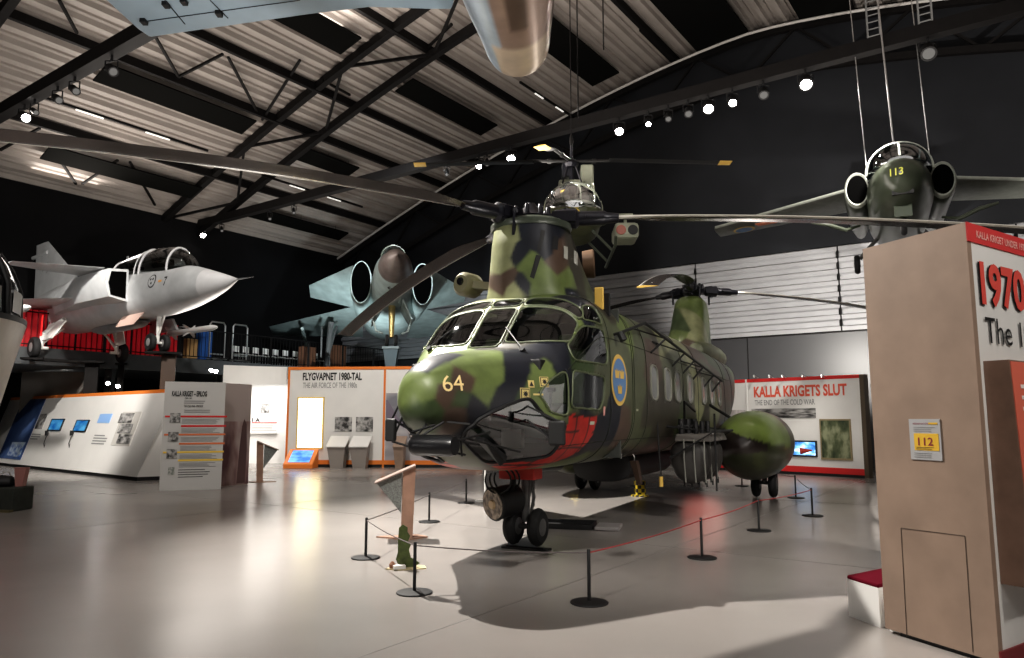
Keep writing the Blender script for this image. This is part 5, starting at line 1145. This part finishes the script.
F.item(o, 'photo_card', 724, 410, 746, 440, photo_mat('crowd_grey', (.3, .27, .27), (.65, .62, .6), 3), off=.01)
s_ = F.item(o, 'screen_surround', 790.5, 440.5, 817.5, 456.5, black, off=.05, th=.05); F.item(s_, 'display', 792, 442, 816, 455, photo_mat('film_blue', (.02, .1, .3), (.6, .8, .95), 3, (.1, .3, .6), emit=1.5), off=.056)
s_ = F.item(o, 'picture_frame', 821, 419, 852, 460, mat('frame_oak', (.3, .24, .14), .5), off=.05, th=.05); F.item(s_, 'picture', 822.3, 420.5, 850.5, 458, photo_mat('jungle_picture', (.03, .045, .025), (.3, .32, .2), 4, (.1, .12, .06)), off=.055)
for i, u in enumerate((733, 758, 773, 786, 806, 825)):
    P = F.pt(u, 377) + F.n * .25 + Z * .05; c = tag(MB().beam(F.pt(u, 377) - Z * .02, P, .02, .02).tube([P, P + Vector((0, -.02, -.08))], .03, 8).build('picture_light', chrome), 'small picture light on the top edge of the red titled wall, ' + ordi[i] + ' from the left', 'lamp', 'picture lights above the red titled wall')
# --- big plywood and white block at the right
P1 = Vector((2.84, 5.83, 0)); P2 = Vector((3.17, 5.01, 0)); zt = on_plane(963, 222, P2, Vector((0, 1, 0))).z; 
Q = onz(1024, 240, zt); Q.z = 0; d = (Q - P2).normalized(); zt2 = zt
fn = (P2 - P1).normalized(); o = empty('exhibit_block', (0, 0, 0), 0, 'tall block with a plywood end and a white 1970 face at the right edge', 'exhibition wall')
P3 = P2 + d * 3; P4 = P1 + d * 3
MB().prism([P1 + d * .06 + fn * .0, P2 + d * .06, P3, P4], Z * zt).build('wall_body', white, o)
F = Face(P1, P2); zb0 = F.pt(886, 630).z
MB().hexa([P1 + Z * .03, P2 + Z * .03, P2 + d * .06 + Z * .03, P1 + d * .06 + Z * .03, P1 + Z * zt, P2 + Z * zt, P2 + d * .06 + Z * zt, P1 + d * .06 + Z * zt]).build('end_panel', ply, o)
MB().hexa([P1 + fn * .12 + d * .02, P2 - fn * .02 + d * .02, P2 + d * .3, P1 + d * .3] + [q + Z * .032 for q in (P1 + fn * .12 + d * .02, P2 - fn * .02 + d * .02, P2 + d * .3, P1 + d * .3)]).build('plinth', black, o)
mb = MB()
for (a, b) in (((901, 528), (965, 536)), ((901, 528), (907, 637)), ((965, 536), (973, 652))): mb.beam(F.pt(*a) + F.n * .001, F.pt(*b) + F.n * .001, .003, .003, up=F.n)
mb.build('hatch_outline', mat('gap_dark', (.06, .045, .035), .7), o)
s_ = F.item(o, 'notice', 910.5, 419, 941.5, 460, mat('notice_grey', (.45, .45, .46), .3), off=.006, th=.005)
F.item(s_, 'yellow_field', 915, 433.5, 939.5, 450.5, mat('notice_yellow', (.75, .48, .06), .4), off=.008, th=.002); F.word(s_, 'number', '112', 919, 437.5, 934, 445.5, mat('notice_maroon', (.25, .02, .04), .5), .0095)
F.word(s_, 'small_heading', 'NÖDSITUATION', 913.5, 422.5, 929, 424.5, mat('notice_maroon', (.25, .02, .04), .5), .0075); F.item(s_, 'heading_bar', 929, 422.5, 938, 424.5, MATS['notice_yellow'], off=.008, th=.001); F.lines(s_, 'small_print', 914, 426, 936, 432, 3, greyink, .3, .008); F.lines(s_, 'small_print', 917, 446.5, 936, 449.5, 2, ink, .3, .0095); F.lines(s_, 'small_print', 915, 452, 937, 458, 3, greyink, .3, .008)
G = Face(P2, P3)
quad(P2 + Z * (zt - .135), G.xd, Z, 3, .135, .01, .01).build('red_band', mat('band_red', (.62, .06, .06), .5), o); text(o, 'band_text', 'KALLA KRIGET UNDER 1970-TALET', P2 + G.xd * .12 + Z * (zt - .098), G.xd, Z, .055, 1.0, mat('band_pink', (.85, .5, .45), .5), .014)
x0, z0 = G.uv(980, 306); x1, z1 = G.uv(980, 262)
text(o, 'title_shadow', '1970-TAL', P2 + G.xd * (x0 - .01) + Z * (z0 + .0), G.xd, Z, z1 - z0, 1.5, ink, .010); text(o, 'title', '1970-TAL', P2 + G.xd * (x0 + .004) + Z * (z0 + .004), G.xd, Z, z1 - z0, 1.5, mat('title_red2', (.7, .1, .08), .5), .016)
x0, z0 = G.uv(985, 343); x1, z1 = G.uv(985, 317); text(o, 'subtitle', 'The 1970s', P2 + G.xd * x0 + Z * z0, G.xd, Z, z1 - z0, 1.1, ink, .012, bold=0.0)
x0, z0 = G.uv(992, 586); x1, z1 = G.uv(992, 362); pr = .2; bx = P2 + G.xd * (x0 + .12) + G.n * 0
q = empty('text_case', bx, 0, 'plywood sided text panel with a pale red printed face on the white 1970 wall', 'exhibition panel')
def prot(s, nn_, z): return G.xd * s + G.n * nn_ + Z * z
MB().hexa([prot(0, 0.002, z0), prot(1.2, 0.002, z0), prot(1.2, pr, z0), prot(0, pr, z0), prot(0, 0.002, z1), prot(1.2, 0.002, z1), prot(1.2, pr * .8, z1), prot(0, pr * .8, z1)]).build('case', mat('plywood_dark', (.24, .15, .11), .5, noise=.2), q)
fu = (prot(0, pr * .8, z1) - prot(0, pr, z0)).normalized(); fp0 = prot(.012, pr, z0 + .01)
quad(fp0, G.xd, fu, 1.17, z1 - z0 - .02, .006, .005).build('printed_face', mat('coral_print', (.72, .18, .12), .5), q)
mb = MB()
for k in range(14):
    if k in (5, 10): continue
    p = fp0 + G.xd * .1 + fu * (z1 - z0 - .2 - k * .075) + (G.xd.cross(fu)) * .009; w = RNG.uniform(.6, .95); mb.add([p, p + G.xd * w, p + G.xd * w + fu * .026, p + fu * .026], [(0, 1, 2, 3)])
mb.build('body_text', mat('text_pale', (.9, .8, .75), .5), q)
quad(P2 + Z * .0, G.xd, Z, 3, .1, .012, .012).build('bottom_band', mat('band_dark_red', (.25, .04, .045), .5), o)
# --- white bench with a dark red cushion
B1 = onz(849, 616); B2 = onz(886, 630); bd = (B2 - B1).normalized(); zt_ = on_plane(848, 575, B1, Vector((0, 1, 0))).z
B2 = B1 + bd * .42; dd2 = d
o = empty('bench', B1, 0, 'low white box bench with a dark red top beside the plywood block', 'bench')
z_ = Vector((0, 0, 0)); bq = [z_, bd * .36, bd * .36 + dd2 * 1.0, dd2 * 1.0]
MB().prism(bq, Z * (zt_ - .03)).build('box', white, o); MB().prism([p + Z * (zt_ - .03) for p in bq], Z * .03).build('cushion', mat('cushion_red', (.11, .004, .014), 1.0, spec=.1), o, bevel=.01)
# --- barrier posts and cords
posts = [(-1.71, 8.85), (-.91, 7.1), (.68, 6.72), (2.22, 8.85), (3.59, 10.96), (5.05, 12.64), (5.87, 15.51), (5.62, 18.29), (-1.31, 11.9), (-.89, 14.58)]
plab = ['black barrier post left of the plywood lectern foot', 'black barrier post in the foreground in front of the green cutout', 'foremost black barrier post in the shadow under the helicopter nose', 'black barrier post on the floor right of the nose wheels', 'black barrier post in front of the fuel pod wheels', 'black barrier post on the bright floor right of the fuel pod', 'black barrier post below the blue film screen', 'farthest black barrier post beside the fuel pod wheels', 'black barrier post behind the plywood lectern', 'black barrier post behind the nose wheels to the left']
for (x, y), lb in zip(posts, plab):
    o = empty('barrier_post', (x, y, 0), 0, lb, 'barrier post', 'low barrier posts round the helicopter')
    MB().lathe((0, 0, 0), Z, [(0, .165), (.008, .17), (.014, .165), (.02, .1), (.024, .03)], 36).build('base', black, o, smooth=True); MB().lathe((0, 0, .015), Z, [(0, .016), (.44, .016), (.447, .012)], 14).build('post', black, o, smooth=True)
def cord(a, b, lab, m_, sag=.02):
    a = Vector((*a, .43)); b = Vector((*b, .43)); u_ = (b - a).normalized() * .018; a = a + u_; b = b - u_
    tag(MB().tube([a.lerp(b, f) - Z * sag * math.sin(PI * f) for f in np.linspace(0, 1, 14)], .006, 6).build('rope', m_), lab, 'rope', 'ropes between the barrier posts')
cr = mat('cord_red', (.4, .05, .05), .6); cg_ = mat('cord_grey', (.12, .1, .1), .6)
seq = [(0, 1, cg_), (1, 2, cg_), (2, 3, cr), (3, 4, cr), (4, 5, cr), (5, 6, cg_), (6, 7, cg_), (0, 8, cg_), (8, 9, cg_)]
clab = ['grey rope in front of the plywood lectern', 'long grey rope running below the nose wheels', 'red rope crossing the shadow right of the nose wheels', 'red rope running towards the fuel pod wheels', 'red rope passing in front of the fuel pod wheels', 'rope on the far right below the film screen', 'farthest rope behind the fuel pod wheels', 'grey rope behind the plywood lectern', 'grey rope leading away behind the nose wheels']
for (a, b, m_), lb in zip(seq, clab): cord(posts[a], posts[b], lb, m_)
# --- plywood lecterns with a triangular grey web
def lectern(P, rz, h, lab):
    o = empty('information_lectern', P, rz, lab, 'lectern', 'plywood lecterns with sloped tops'); 
    MB().hexa([(-.02, -.12, .02), (.14, -.12, .02), (.14, .12, .02), (-.02, .12, .02), (.0, -.13, h - .02), (.17, -.13, h + .05), (.17, .13, h + .05), (.0, .13, h - .02)]).build('post', mat('plywood_pink', (.36, .22, .16), .5, noise=.2), o, bevel=.004)
    MB().prism([(-.02, -.13, .35), (-.02, -.13, h - .04), (-.36, -.13, h - .17)], (0, .26, 0)).build('web', mat('perforated_grey', (.2, .21, .2), .6, noise=.5, nscale=60), o)
    MB().hexa([(-.38, -.2, h - .19), (.16, -.2, h + .04), (.16, .2, h + .04), (-.38, .2, h - .19), (-.38, -.2, h - .17), (.16, -.2, h + .06), (.16, .2, h + .06), (-.38, .2, h - .17)]).build('text_plate', mat('plate_pink_grey', (.28, .21, .18), .5), o)
    MB().prism([(-.35, .1, 0), (.1, -.2, 0), (.35, .0, 0), (.2, .2, 0)], (0, 0, .02)).build('foot', MATS['plywood_pink'], o)
lectern(Vector((-1.5, 10.3, 0)), .15, .93, 'plywood lectern with a grey triangular web in front of the helicopter nose')
lectern(Vector((-6.5, 19.46, 0)), PI + .3, 1.0, 'small plywood lectern standing by the lit alcove at the left')
# --- green cutout figure on a small base
c = onz(405, 568); o = empty('cutout_standee', c, 0, 'small green wavy cutout standing on a board by the foreground barrier post', 'cutout')
pts = [(-.06, 0), (.1, 0), (.16, .04), (.12, .07), (.06, .1), (.04, .18), (.06, .24), (.03, .27), (.05, .33), (.02, .37), (.02, .42), (-.03, .45), (-.07, .42), (-.08, .3), (-.08, .16), (-.1, .08)]
MB().prism([(x, -.01, z + .012) for x, z in pts], (0, .02, 0)).build('figure', mat('cutout_green', (.06, .08, .02), .6, noise=.5, nscale=14), o)
MB().prism([(-.2, -.08, 0), (-.05, -.14, 0), (.24, -.06, 0), (.2, .1, 0), (-.1, .12, 0)], (0, 0, .012)).build('base', mat('base_straw', (.5, .42, .25), .6), o)
MB().box((-.05, -.09, .03), (.13, .09, .035), Matrix.Rotation(.3, 3, 'Z')).build('open_book', mat('book_grey', (.6, .58, .55), .6), o); MB().lathe((-.13, -.06, .012), Z, [(0, .03), (.04, .035), (.07, .01)], 12).build('small_figure', mat('small_brown', (.2, .09, .05), .6), o)
# --- things under the helicopter
c = onz(528, 547); c = Vector((HN.x, HN.y, 0)) + HF * -.0
o = empty('wheel_plate', (HN.x, HN.y - .28, 0), HD + PI / 2, 'flat dark plate on the floor in front of the nose wheels', 'floor plate'); MB().box((0, .0, .012), (.62, .16, .024)).build('plate', black, o, bevel=.004); MB().box((0, -.05, .03), (.5, .02, .014)).build('lip', steel, o)
c = (onz(545, 525) + onz(600, 529)) / 2; o = empty('drip_tray', c, -.25, 'shallow black and grey drip tray on the floor behind the nose wheels', 'tray')
MB().box((-.12, 0, .012), (.9, .55, .02)).build('tray_bottom', black, o)
for a_, b_ in (((-.57, -.27), (.33, -.27)), ((-.57, .27), (.33, .27)), ((-.57, -.27), (-.57, .27)), ((.33, -.27), (.33, .27))): MB().beam((*a_, .04), (*b_, .04), .02, .07).build('rim', black, o)
MB().box((.56, -.05, .03), (.36, .5, .05)).build('box', mat('tray_grey', (.3, .28, .28), .5), o, bevel=.01)
c = onz(640, 496); o = empty('jack_stand', c, .3, 'yellow and black chequered jack stand under the helicopter belly', 'jack stand')
def check(nm, c0, c1, sc):
    m = bpy.data.materials.new(nm); m.use_nodes = True; n_ = m.node_tree; b_ = n_.nodes['Principled BSDF']; k = n_.nodes.new('ShaderNodeTexChecker'); k.inputs['Scale'].default_value = sc; k.inputs['Color1'].default_value = (*c0, 1); k.inputs['Color2'].default_value = (*c1, 1)
    t_ = n_.nodes.new('ShaderNodeTexCoord'); n_.links.new(t_.outputs['Object'], k.inputs['Vector']); n_.links.new(k.outputs[0], b_.inputs['Base Color']); MATS[nm] = m; return m
MB().box((0, 0, .17), (.2, .14, .3)).build('column', check('hazard_check', (.6, .45, .03), (.02, .02, .02), 13), o); MB().lathe((0, 0, 0), Z, [(0, .19), (.02, .19), (.03, .14)], 20).build('foot', MATS['hazard_check'], o); MB().tube([(0, 0, .3), (0, 0, .62)], .03, 8).build('screw', black, o)
c = onz(485, 501); o = empty('pole_stand', c, 0, 'slim pale pole on a small foot behind the searchlight', 'pole'); MB().tube([(0, 0, .01), (0, 0, 1.6)], .018, 8).build('pole', whitegl, o); MB().lathe((0, 0, 0), Z, [(0, .2), (.012, .2), (.02, .05)], 24).build('foot', whitegl, o)
c = atY(395, 462, 20); c.z = 0; 
# --- dark bench with objects at the lower left
c = onz(8, 511); o = empty('low_bench', c, -.1, 'dark low bench at the lower left edge of the floor', 'bench')
MB().box((-.2, .1, .21), (.8, .5, .42)).build('body', mat('bench_dark', (.04, .045, .038), .7, noise=.3), o, bevel=.03); MB().box((-.15, -.17, .02), (.7, .1, .04)).build('foot', mat('bench_foot', (.12, .1, .05), .7), o); MB().box((-.4, -.16, .2), (.3, .03, .3)).build('recess_shade', void, o)  # last slab is the shade of a recess put on as flat black
for (x, z, s_, m_, nm, lb, rz) in ((-.46, .423, (.16, .16, .4), mat('can_grey', (.12, .12, .13), .5), 'canister', 'upright grey canister on the dark low bench', 0), (-.16, .423, (.34, .3, .16), black, 'black_bag', 'lumpy black bag on the dark low bench', .3), (.12, .423, (.17, .14, .32), mat('box_pink', (.42, .2, .18), .6), 'pink_box', 'pinkish box standing at the end of the dark low bench', .1)):
    q = empty(nm, c + Vector((x, .1, z)), rz, lb, nm.split('_')[-1]); 
    if nm == 'canister': MB().lathe((0, 0, 0), Z, [(0, .08), (.36, .08), (.38, .05), (.42, .05)], 16).build('body', m_, q, smooth=True); MB().lathe((0, 0, .42), Z, [(0, .06), (.03, .06)], 14).build('lid', mat('can_blue', (.2, .25, .4), .5), q)
    elif nm == 'black_bag': loft([(.17, .03, .09, .02, .05, 2, 2), (.1, .13, .18, .0, .06, 2, 3), (-.1, .14, .2, .0, .06, 2, 3), (-.17, .05, .1, .02, .05, 2, 2)], 20, .04).build('body', m_, q, smooth=True); MB().tube([(-.08, 0, .18), (-.04, 0, .25), (.05, 0, .25), (.08, 0, .17)], .012, 6).build('handle', mat('handle_grey', (.5, .5, .5), .5), q)
    else: MB().hexa([(-.06, -.06, 0), (.06, -.06, 0), (.06, .06, 0), (-.06, .06, 0), (-.09, -.07, .32), (.1, -.07, .32), (.1, .07, .32), (-.09, .07, .32)]).build('body', m_, q); MB().box((0, 0, .325), (.2, .15, .012)).build('lid', m_, q)
# --- simulator pod cut by the left edge
PX = Vector((-11.3, 12.6, 0)); o = empty('cockpit_simulator', PX, 0, 'rounded beige pod with a dark glazed top cut by the left edge', 'simulator')
pr = [(0.0, 1.75), (.02, 1.8), (1.2, 1.98), (2.6, 2.26), (3.35, 2.42), (3.42, 2.42), (3.44, 2.3)]
MB().lathe((0, 0, 0), Z, pr, 64).build('pod_shell', mat('pod_beige', (.55, .5, .45), .45, noise=.05), o, smooth=True)
g_ = MB().lathe((0, 0, 3.44), Z, [(0, 2.3), (.6, 2.26), (1.0, 2.1), (1.3, 1.9), (1.32, 1.85)], 64).build('glazed_top', mat('dark_glass', (.02, .02, .022), .08, spec=.9), o, smooth=True)
MB().lathe((0, 0, 3.36), Z, [(0, 2.43), (.1, 2.43), (.12, 2.32)], 64).build('rim', black, o, smooth=True)
for k in range(12):
    t = k * PI / 6 - .35; cs, sn = math.cos(t), math.sin(t); MB().tube([(2.33 * cs, 2.33 * sn, 3.4), (2.29 * cs, 2.29 * sn, 4.04), (2.13 * cs, 2.13 * sn, 4.44), (1.9 * cs, 1.9 * sn, 4.76)], .05, 8).build('glazing_bar', black, g_)
for k in range(12):
    t0 = (k + .15) * PI / 6 - .35; t1 = (k + .8) * PI / 6 - .35
    MB().add([(2.32 * math.cos(t), 2.32 * math.sin(t), z) for z in (3.55, 3.95) for t in (t0, (t0 + t1) / 2, t1)], [(0, 1, 4, 3), (1, 2, 5, 4)]).build('inner_panel', mat('pod_panel_grey', (.3, .3, .28), .4), g_)
# --- mezzanine along the left wall
ed = 5.6; zd = on_plane(100, 352, D2 * (WL - ed), D2).z; dk = mat('mezzanine_grey', (.075, .08, .085), .5, noise=.1)
k0 = on_plane(-60, 352, D2 * (WL - ed), D2).dot(D1); k1 = min(GB - .4, on_plane(395, 365, D2 * (WL - ed), D2).dot(D1))
MB().hexa([hall(.02, k0, zd - .55), hall(ed, k0, zd - .55), hall(ed, k1, zd - .55), hall(.02, k1, zd - .55), hall(.02, k0, zd), hall(ed, k0, zd), hall(ed, k1, zd), hall(.02, k1, zd)]).build('floor_mezzanine', dk)['kind'] = 'structure'
k = k0 + .5; nn_ = 0
o = empty('railing', (0, 0, 0), 0, 'dark steel railing along the edge of the mezzanine behind the grey jet', 'railing')
while k < k1: MB().beam(hall(ed - .3, k, 0), hall(ed - .3, k, zd - .5), .25, .25).build('trim_%d' % (10 + nn_), dk)['kind'] = 'structure'; nn_ += 1; k += 4.6
zr = zd + 1.15; mb = MB(); mb.tube([hall(ed - .06, k0, zr), hall(ed - .06, k1, zr)], .025, 6).tube([hall(ed - .06, k0, zd + .1), hall(ed - .06, k1, zd + .1)], .02, 6).build('handrail', steel, o)
kk = on_plane(182, 350, D2 * (WL - ed + .06), D2).dot(D1); k = kk; mb = MB()
while k < k1: mb.tube([hall(ed - .06, k, zd + .08), hall(ed - .06, k, zr)], .012, 4, cap=False); k += .16
mb.build('railing_bars', steel, o)['kind'] = 'stuff'
k = kk
while k < k1: MB().beam(hall(ed - .06, k, zd - .02), hall(ed - .06, k, zr), .08, .06).build('railing_post', steel, o); k += 2.0
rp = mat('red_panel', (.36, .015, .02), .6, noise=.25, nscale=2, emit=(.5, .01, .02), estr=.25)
for i, (u0, u1) in enumerate(((-20, 16), (20, 45), (48, 74), (77, 103), (107, 130), (133, 177))):
    ka = on_plane(u0, 345, D2 * (WL - ed + .2), D2).dot(D1); kb = on_plane(u1, 345, D2 * (WL - ed + .2), D2).dot(D1)
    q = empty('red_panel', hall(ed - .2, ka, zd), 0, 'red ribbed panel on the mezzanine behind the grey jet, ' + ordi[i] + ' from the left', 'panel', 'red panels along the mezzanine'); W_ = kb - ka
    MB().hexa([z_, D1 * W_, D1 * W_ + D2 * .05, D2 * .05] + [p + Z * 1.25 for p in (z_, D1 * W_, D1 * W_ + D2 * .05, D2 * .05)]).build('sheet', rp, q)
    mb = MB(); s_ = .1
    while s_ < W_: mb.beam(D1 * s_ - D2 * .02, D1 * s_ - D2 * .02 + Z * 1.25, .03, .03); s_ += .18
    mb.build('ribs', mat('red_rib', (.25, .01, .015), .6), q)['kind'] = 'stuff'
def onmz(u, v, s=None): return on_plane(u, v, D2 * (WL - (s or ed - .8)), D2)
for (u, w, h, m_, nm, lb) in ((186, .45, .85, mat('crate_wood', (.45, .28, .12), .6), 'wooden_crate', 'pale wooden crate on the mezzanine behind the railing'), (199, .5, 1.2, mat('tarp_blue', (.02, .1, .35), .7), 'blue_cart', 'blue covered cart on the mezzanine behind the railing'), (302, .75, 1.0, mat('board_brown', (.2, .09, .05), .6), 'brown_board', 'left of the two brown boards standing on the far mezzanine'), (334, .7, 1.25, MATS['board_brown'], 'brown_board', 'right of the two brown boards standing on the far mezzanine')):
    P = onmz(u, 355); kq = P.dot(D1)
    if kq > k1 - 1.3: continue
    q = empty(nm, hall(ed - .9, kq, zd), math.atan2(D1.y, D1.x), lb, nm.split('_')[-1]); MB().box((w / 2, 0, h / 2 + .04), (w, .35 if h < 1.4 else .06, h - .08)).build('body', m_, q, bevel=.01)
    for x in (.06, w - .06): MB().box((x, 0, .03), (.06, .3, .06)).build('foot', steel, q)
# metal trolleys behind the railing
for u, lb in ((212, 'left'), (222, 'right')):
    P = onmz(u, 350, ed - .5); kq = P.dot(D1); q = empty('luggage_cart', hall(ed - .55, kq + (.5 if lb == 'right' else -.1), zd), math.atan2(D1.y, D1.x), lb + ' of the two tubular metal carts behind the mezzanine railing', 'cart')
    MB().tube([(0, 0, .08), (0, 0, 1.5), (.08, 0, 1.6), (.6, 0, 1.6), (.68, 0, 1.5), (.68, 0, .08)], .035, 8).tube([(0, 0, .3), (.68, 0, .3)], .03, 8).build('hoop', chrome, q); MB().box((.34, .0, .12), (.7, .4, .06)).build('tray', chrome, q)
    for x in (.06, .62): MB().lathe((x, -.15, .05), (0, 1, 0), [(0, .05), (.04, .05)], 12).build('wheel', rubber, q)
# stacked pale chairs beyond
n_ = 0
for i in range(9):
    P = onmz(236 + i * 10, 358, ed - 1.3); kq = P.dot(D1)
    if kq > k1 - .8: break
    q = empty('stacked_chair', hall(ed - 1.3, kq, zd), math.atan2(D1.y, D1.x) + .3, 'pale metal chair in the row behind the mezzanine railing, ' + ordi[i] + ' from the left', 'chair', 'pale chairs on the mezzanine')
    MB().box((.22, 0, .45), (.42, .42, .03)).build('seat', whitegl, q, bevel=.01); MB().box((.22, .2, .7), (.4, .02, .25)).build('backrest', whitegl, q)
    for x in (.03, .41):
        for y in (-.19, .19): MB().tube([(x, y, 0), (x, y, .45 if y < 0 else .8)], .012, 6).build('leg', chrome, q)
# glass balustrade and lit lamps on the floor level behind the left wall
o = empty('partition', (0, 0, 0), 0, 'grey partition rising behind the sloping white wall', 'partition'); a = atY(22, 372, 27); b = atY(88, 372, 25.5)
MB().hexa([Vector((a.x, a.y, 0)), Vector((b.x, b.y, 0)), Vector((b.x + .1, b.y + .2, 0)), Vector((a.x + .1, a.y + .2, 0)), Vector((a.x, a.y, a.z)), Vector((b.x, b.y, a.z - .1)), Vector((b.x + .1, b.y + .2, a.z - .1)), Vector((a.x + .1, a.y + .2, a.z))]).build('board', mat('partition_grey', (.33, .31, .29), .6), o)
for i, (u, v) in enumerate(((35, 386), (44, 387), (64, 388), (108, 383), (118, 386), (211, 370), (216, 371))):
    Yq = 27.5 if u < 80 else 24.5
    if u > 200: Yq = 27
    P = atY(u, v, Yq); q = empty('wall_lamp', P, 0, 'small lit lamp ' + (['behind the left end of the sloping white wall, first', 'behind the left end of the sloping white wall, second', 'behind the sloping white wall near the grey partition', 'above the middle of the sloping white wall, left one', 'above the middle of the sloping white wall, right one', 'over the timeline panel, left one', 'over the timeline panel, right one'][i]), 'lamp', 'small lamps behind the exhibits')
    MB().lathe((0, 0, 0), (.3, -1, -.6), [(-.12, .05), (0, .09), (.02, .07)], 14).build('housing', black, q); MB().lathe((0, 0, 0), (.3, -1, -.6), [(.021, .065), (.03, .06)], 14).build('lens', lens_on, q); MB().tube([(0, .05, .05), (0, .1, -P.z)], .012, 6).build('arm', steel, q)
# ------------------------------------------------------------ light
def area(name, P, aim, size, power, color=(1, .95, .9), sy=None):
    l = bpy.data.lights.new(name, 'AREA'); l.energy = power; l.size = size; l.color = color
    if sy: l.shape = 'RECTANGLE'; l.size_y = sy
    o = bpy.data.objects.new(name, l); col.objects.link(o); o.location = P; o.rotation_euler = (Vector(aim) - Vector(P)).to_track_quat('-Z', 'Y').to_euler(); return o
def spot(name, P, aim, power, ang=60, blend=.4, size=.12, color=(1, .95, .88)):
    l = bpy.data.lights.new(name, 'SPOT'); l.energy = power; l.spot_size = math.radians(ang); l.spot_blend = blend; l.shadow_soft_size = size; l.color = color
    o = bpy.data.objects.new(name, l); col.objects.link(o); o.location = P; o.rotation_euler = (Vector(aim) - Vector(P)).to_track_quat('-Z', 'Y').to_euler(); return o
w = bpy.data.worlds.new('world'); bpy.context.scene.world = w; w.use_nodes = True
w.node_tree.nodes['Background'].inputs[0].default_value = (.5, .5, .55, 1); w.node_tree.nodes['Background'].inputs[1].default_value = .02
R = lambda u, dz=-.5: on_rail(u, TK, TZ + dz)
spot('key_rail', (-4.7, 13.1, 9.8), (2.6, 10.6, 0), 11500, 78, .75, .07)
spot('rail_light', R(708), (2.5, 9, 0), 3500, 80, .6, .12)
spot('key_rail', R(619), (0, 8, 0), 2500, 80, .6, .15)
spot('rail_light', R(805), (6, 9, 0), 7000, 80, .6, .15)
spot('rail_light', R(511), (-5, 9, 0), 4500, 80, .6, .15)
spot('rail_light', R(203), (-10, 12, 0), 3500, 90, .6, .15)
spot('nose_light', (-4, 0, 9), (1.2, 10, 2.2), 4200, 40, .6, .3)
spot('nose_light', (8, 1.5, 9), (3.5, 14, 2), 3000, 50, .6, .3)
spot('floor_light', (-9, 3, 9.5), (-6, 12, 0), 900, 90, .8, .5)
spot('jet_light', (-5, 12, 9.5), (-12, 22, 4.5), 4200, 45, .6, .3)
spot('jet_light', (-12, 10, 5), (-13, 22, 4.8), 1300, 45, .6, .3)
spot('viggen_light', (-6.5, 27.0, 1.5), (-5.6, 33, 6.0), 1600, 95, .6, .3, color=(.85, .97, 1))  # added low lamp behind the exhibit wall, brightening the delta jet's underside
spot('viggen_light', (-3, 22, 11), (-5.5, 31, 6), 3500, 70, .6, .3, color=(.9, .97, 1))
spot('gable_light', (7.8, 21.2, 4.0), (11.2, 27.0, 6.3), 2600, 85, .3, .1)
spot('gable_light', (15, 10, 3), (18, 18, 6.5), 7000, 80, .5, .2)
spot('sk_light', (3, 8, 10), (9, 17, 6.5), 1500, 40, .6, .3)
spot('overhead_light', (3, 6, 1.6), (-.5, 6.5, 6), 700, 100, .8, .3)
spot('rotor_light', (-5, 5, 1.5), (-2, 7, 4.6), 600, 90, .8, .3)
spot('wall_light', (-12, 15.5, 9), (-14, 24, 1), 4200, 50, .6, .2)
spot('wall_light', (-5, 19, 9), (-5, 25.6, 1.5), 1700, 60, .6, .2)
spot('wall_light', (8, 15, 9), (8, 22, 1.5), 2200, 60, .6, .2)
spot('panel_light', (-6.5, 11, 8), (-7.3, 17.3, 1.2), 700, 45, .6, .2)
spot('block_light', (1.2, 1.0, 4.5), (3.4, 5.6, 1.5), 170, 90, .7, .3)
spot('block_light', (5.5, 1.5, 5.5), (4.6, 5.9, 1.8), 420, 70, .7, .2)
area('alcove_light', (-9, 26.4, 2.7), (-9, 26.9, 0), 1.5, 70)
spot('yellow_glow', (1.7, 17.5, .9), (.7, 12.5, 0), 200, 70, .8, .45, (1, .72, .12))
spot('red_glow', (4.4, 17.3, .8), (3.4, 14.3, 0), 8, 80, .8, .5, (1, .25, .2))
area('roof_fill', hall(12, 13, 8.0), hall(12, 13, 20), 12, 700, (1, .92, .84), 24)  # added, unseen area lamps washing the ceiling ribs from below and one side
area('roof_fill', hall(4, 13, 9.2), hall(9, 13, 17), 2.5, 850, (1, .92, .84), 26)
area('roof_fill', hall(28, 15, 8.5), hall(28, 15, 20), 12, 850, (1, .92, .84), 22)
area('roof_fill', hall(19, 15, 10.5), hall(25, 15, 18), 2.5, 800, (1, .92, .84), 22)
area('ambient', (0, 2, 11), (0, 12, 0), 12, 420, (1, .95, .9))  # added soft fill for the floor, no fixture hangs here
sc = bpy.context.scene; sc.view_settings.view_transform = 'Standard'; sc.view_settings.look = 'Medium High Contrast'; sc.view_settings.exposure = 0.0
spot('fin_fill', (-17, 15, 4), (-17.5, 26, 7), 1500, 45, .6, .3)  # extra lamp added to lift the grey jet's tail fin
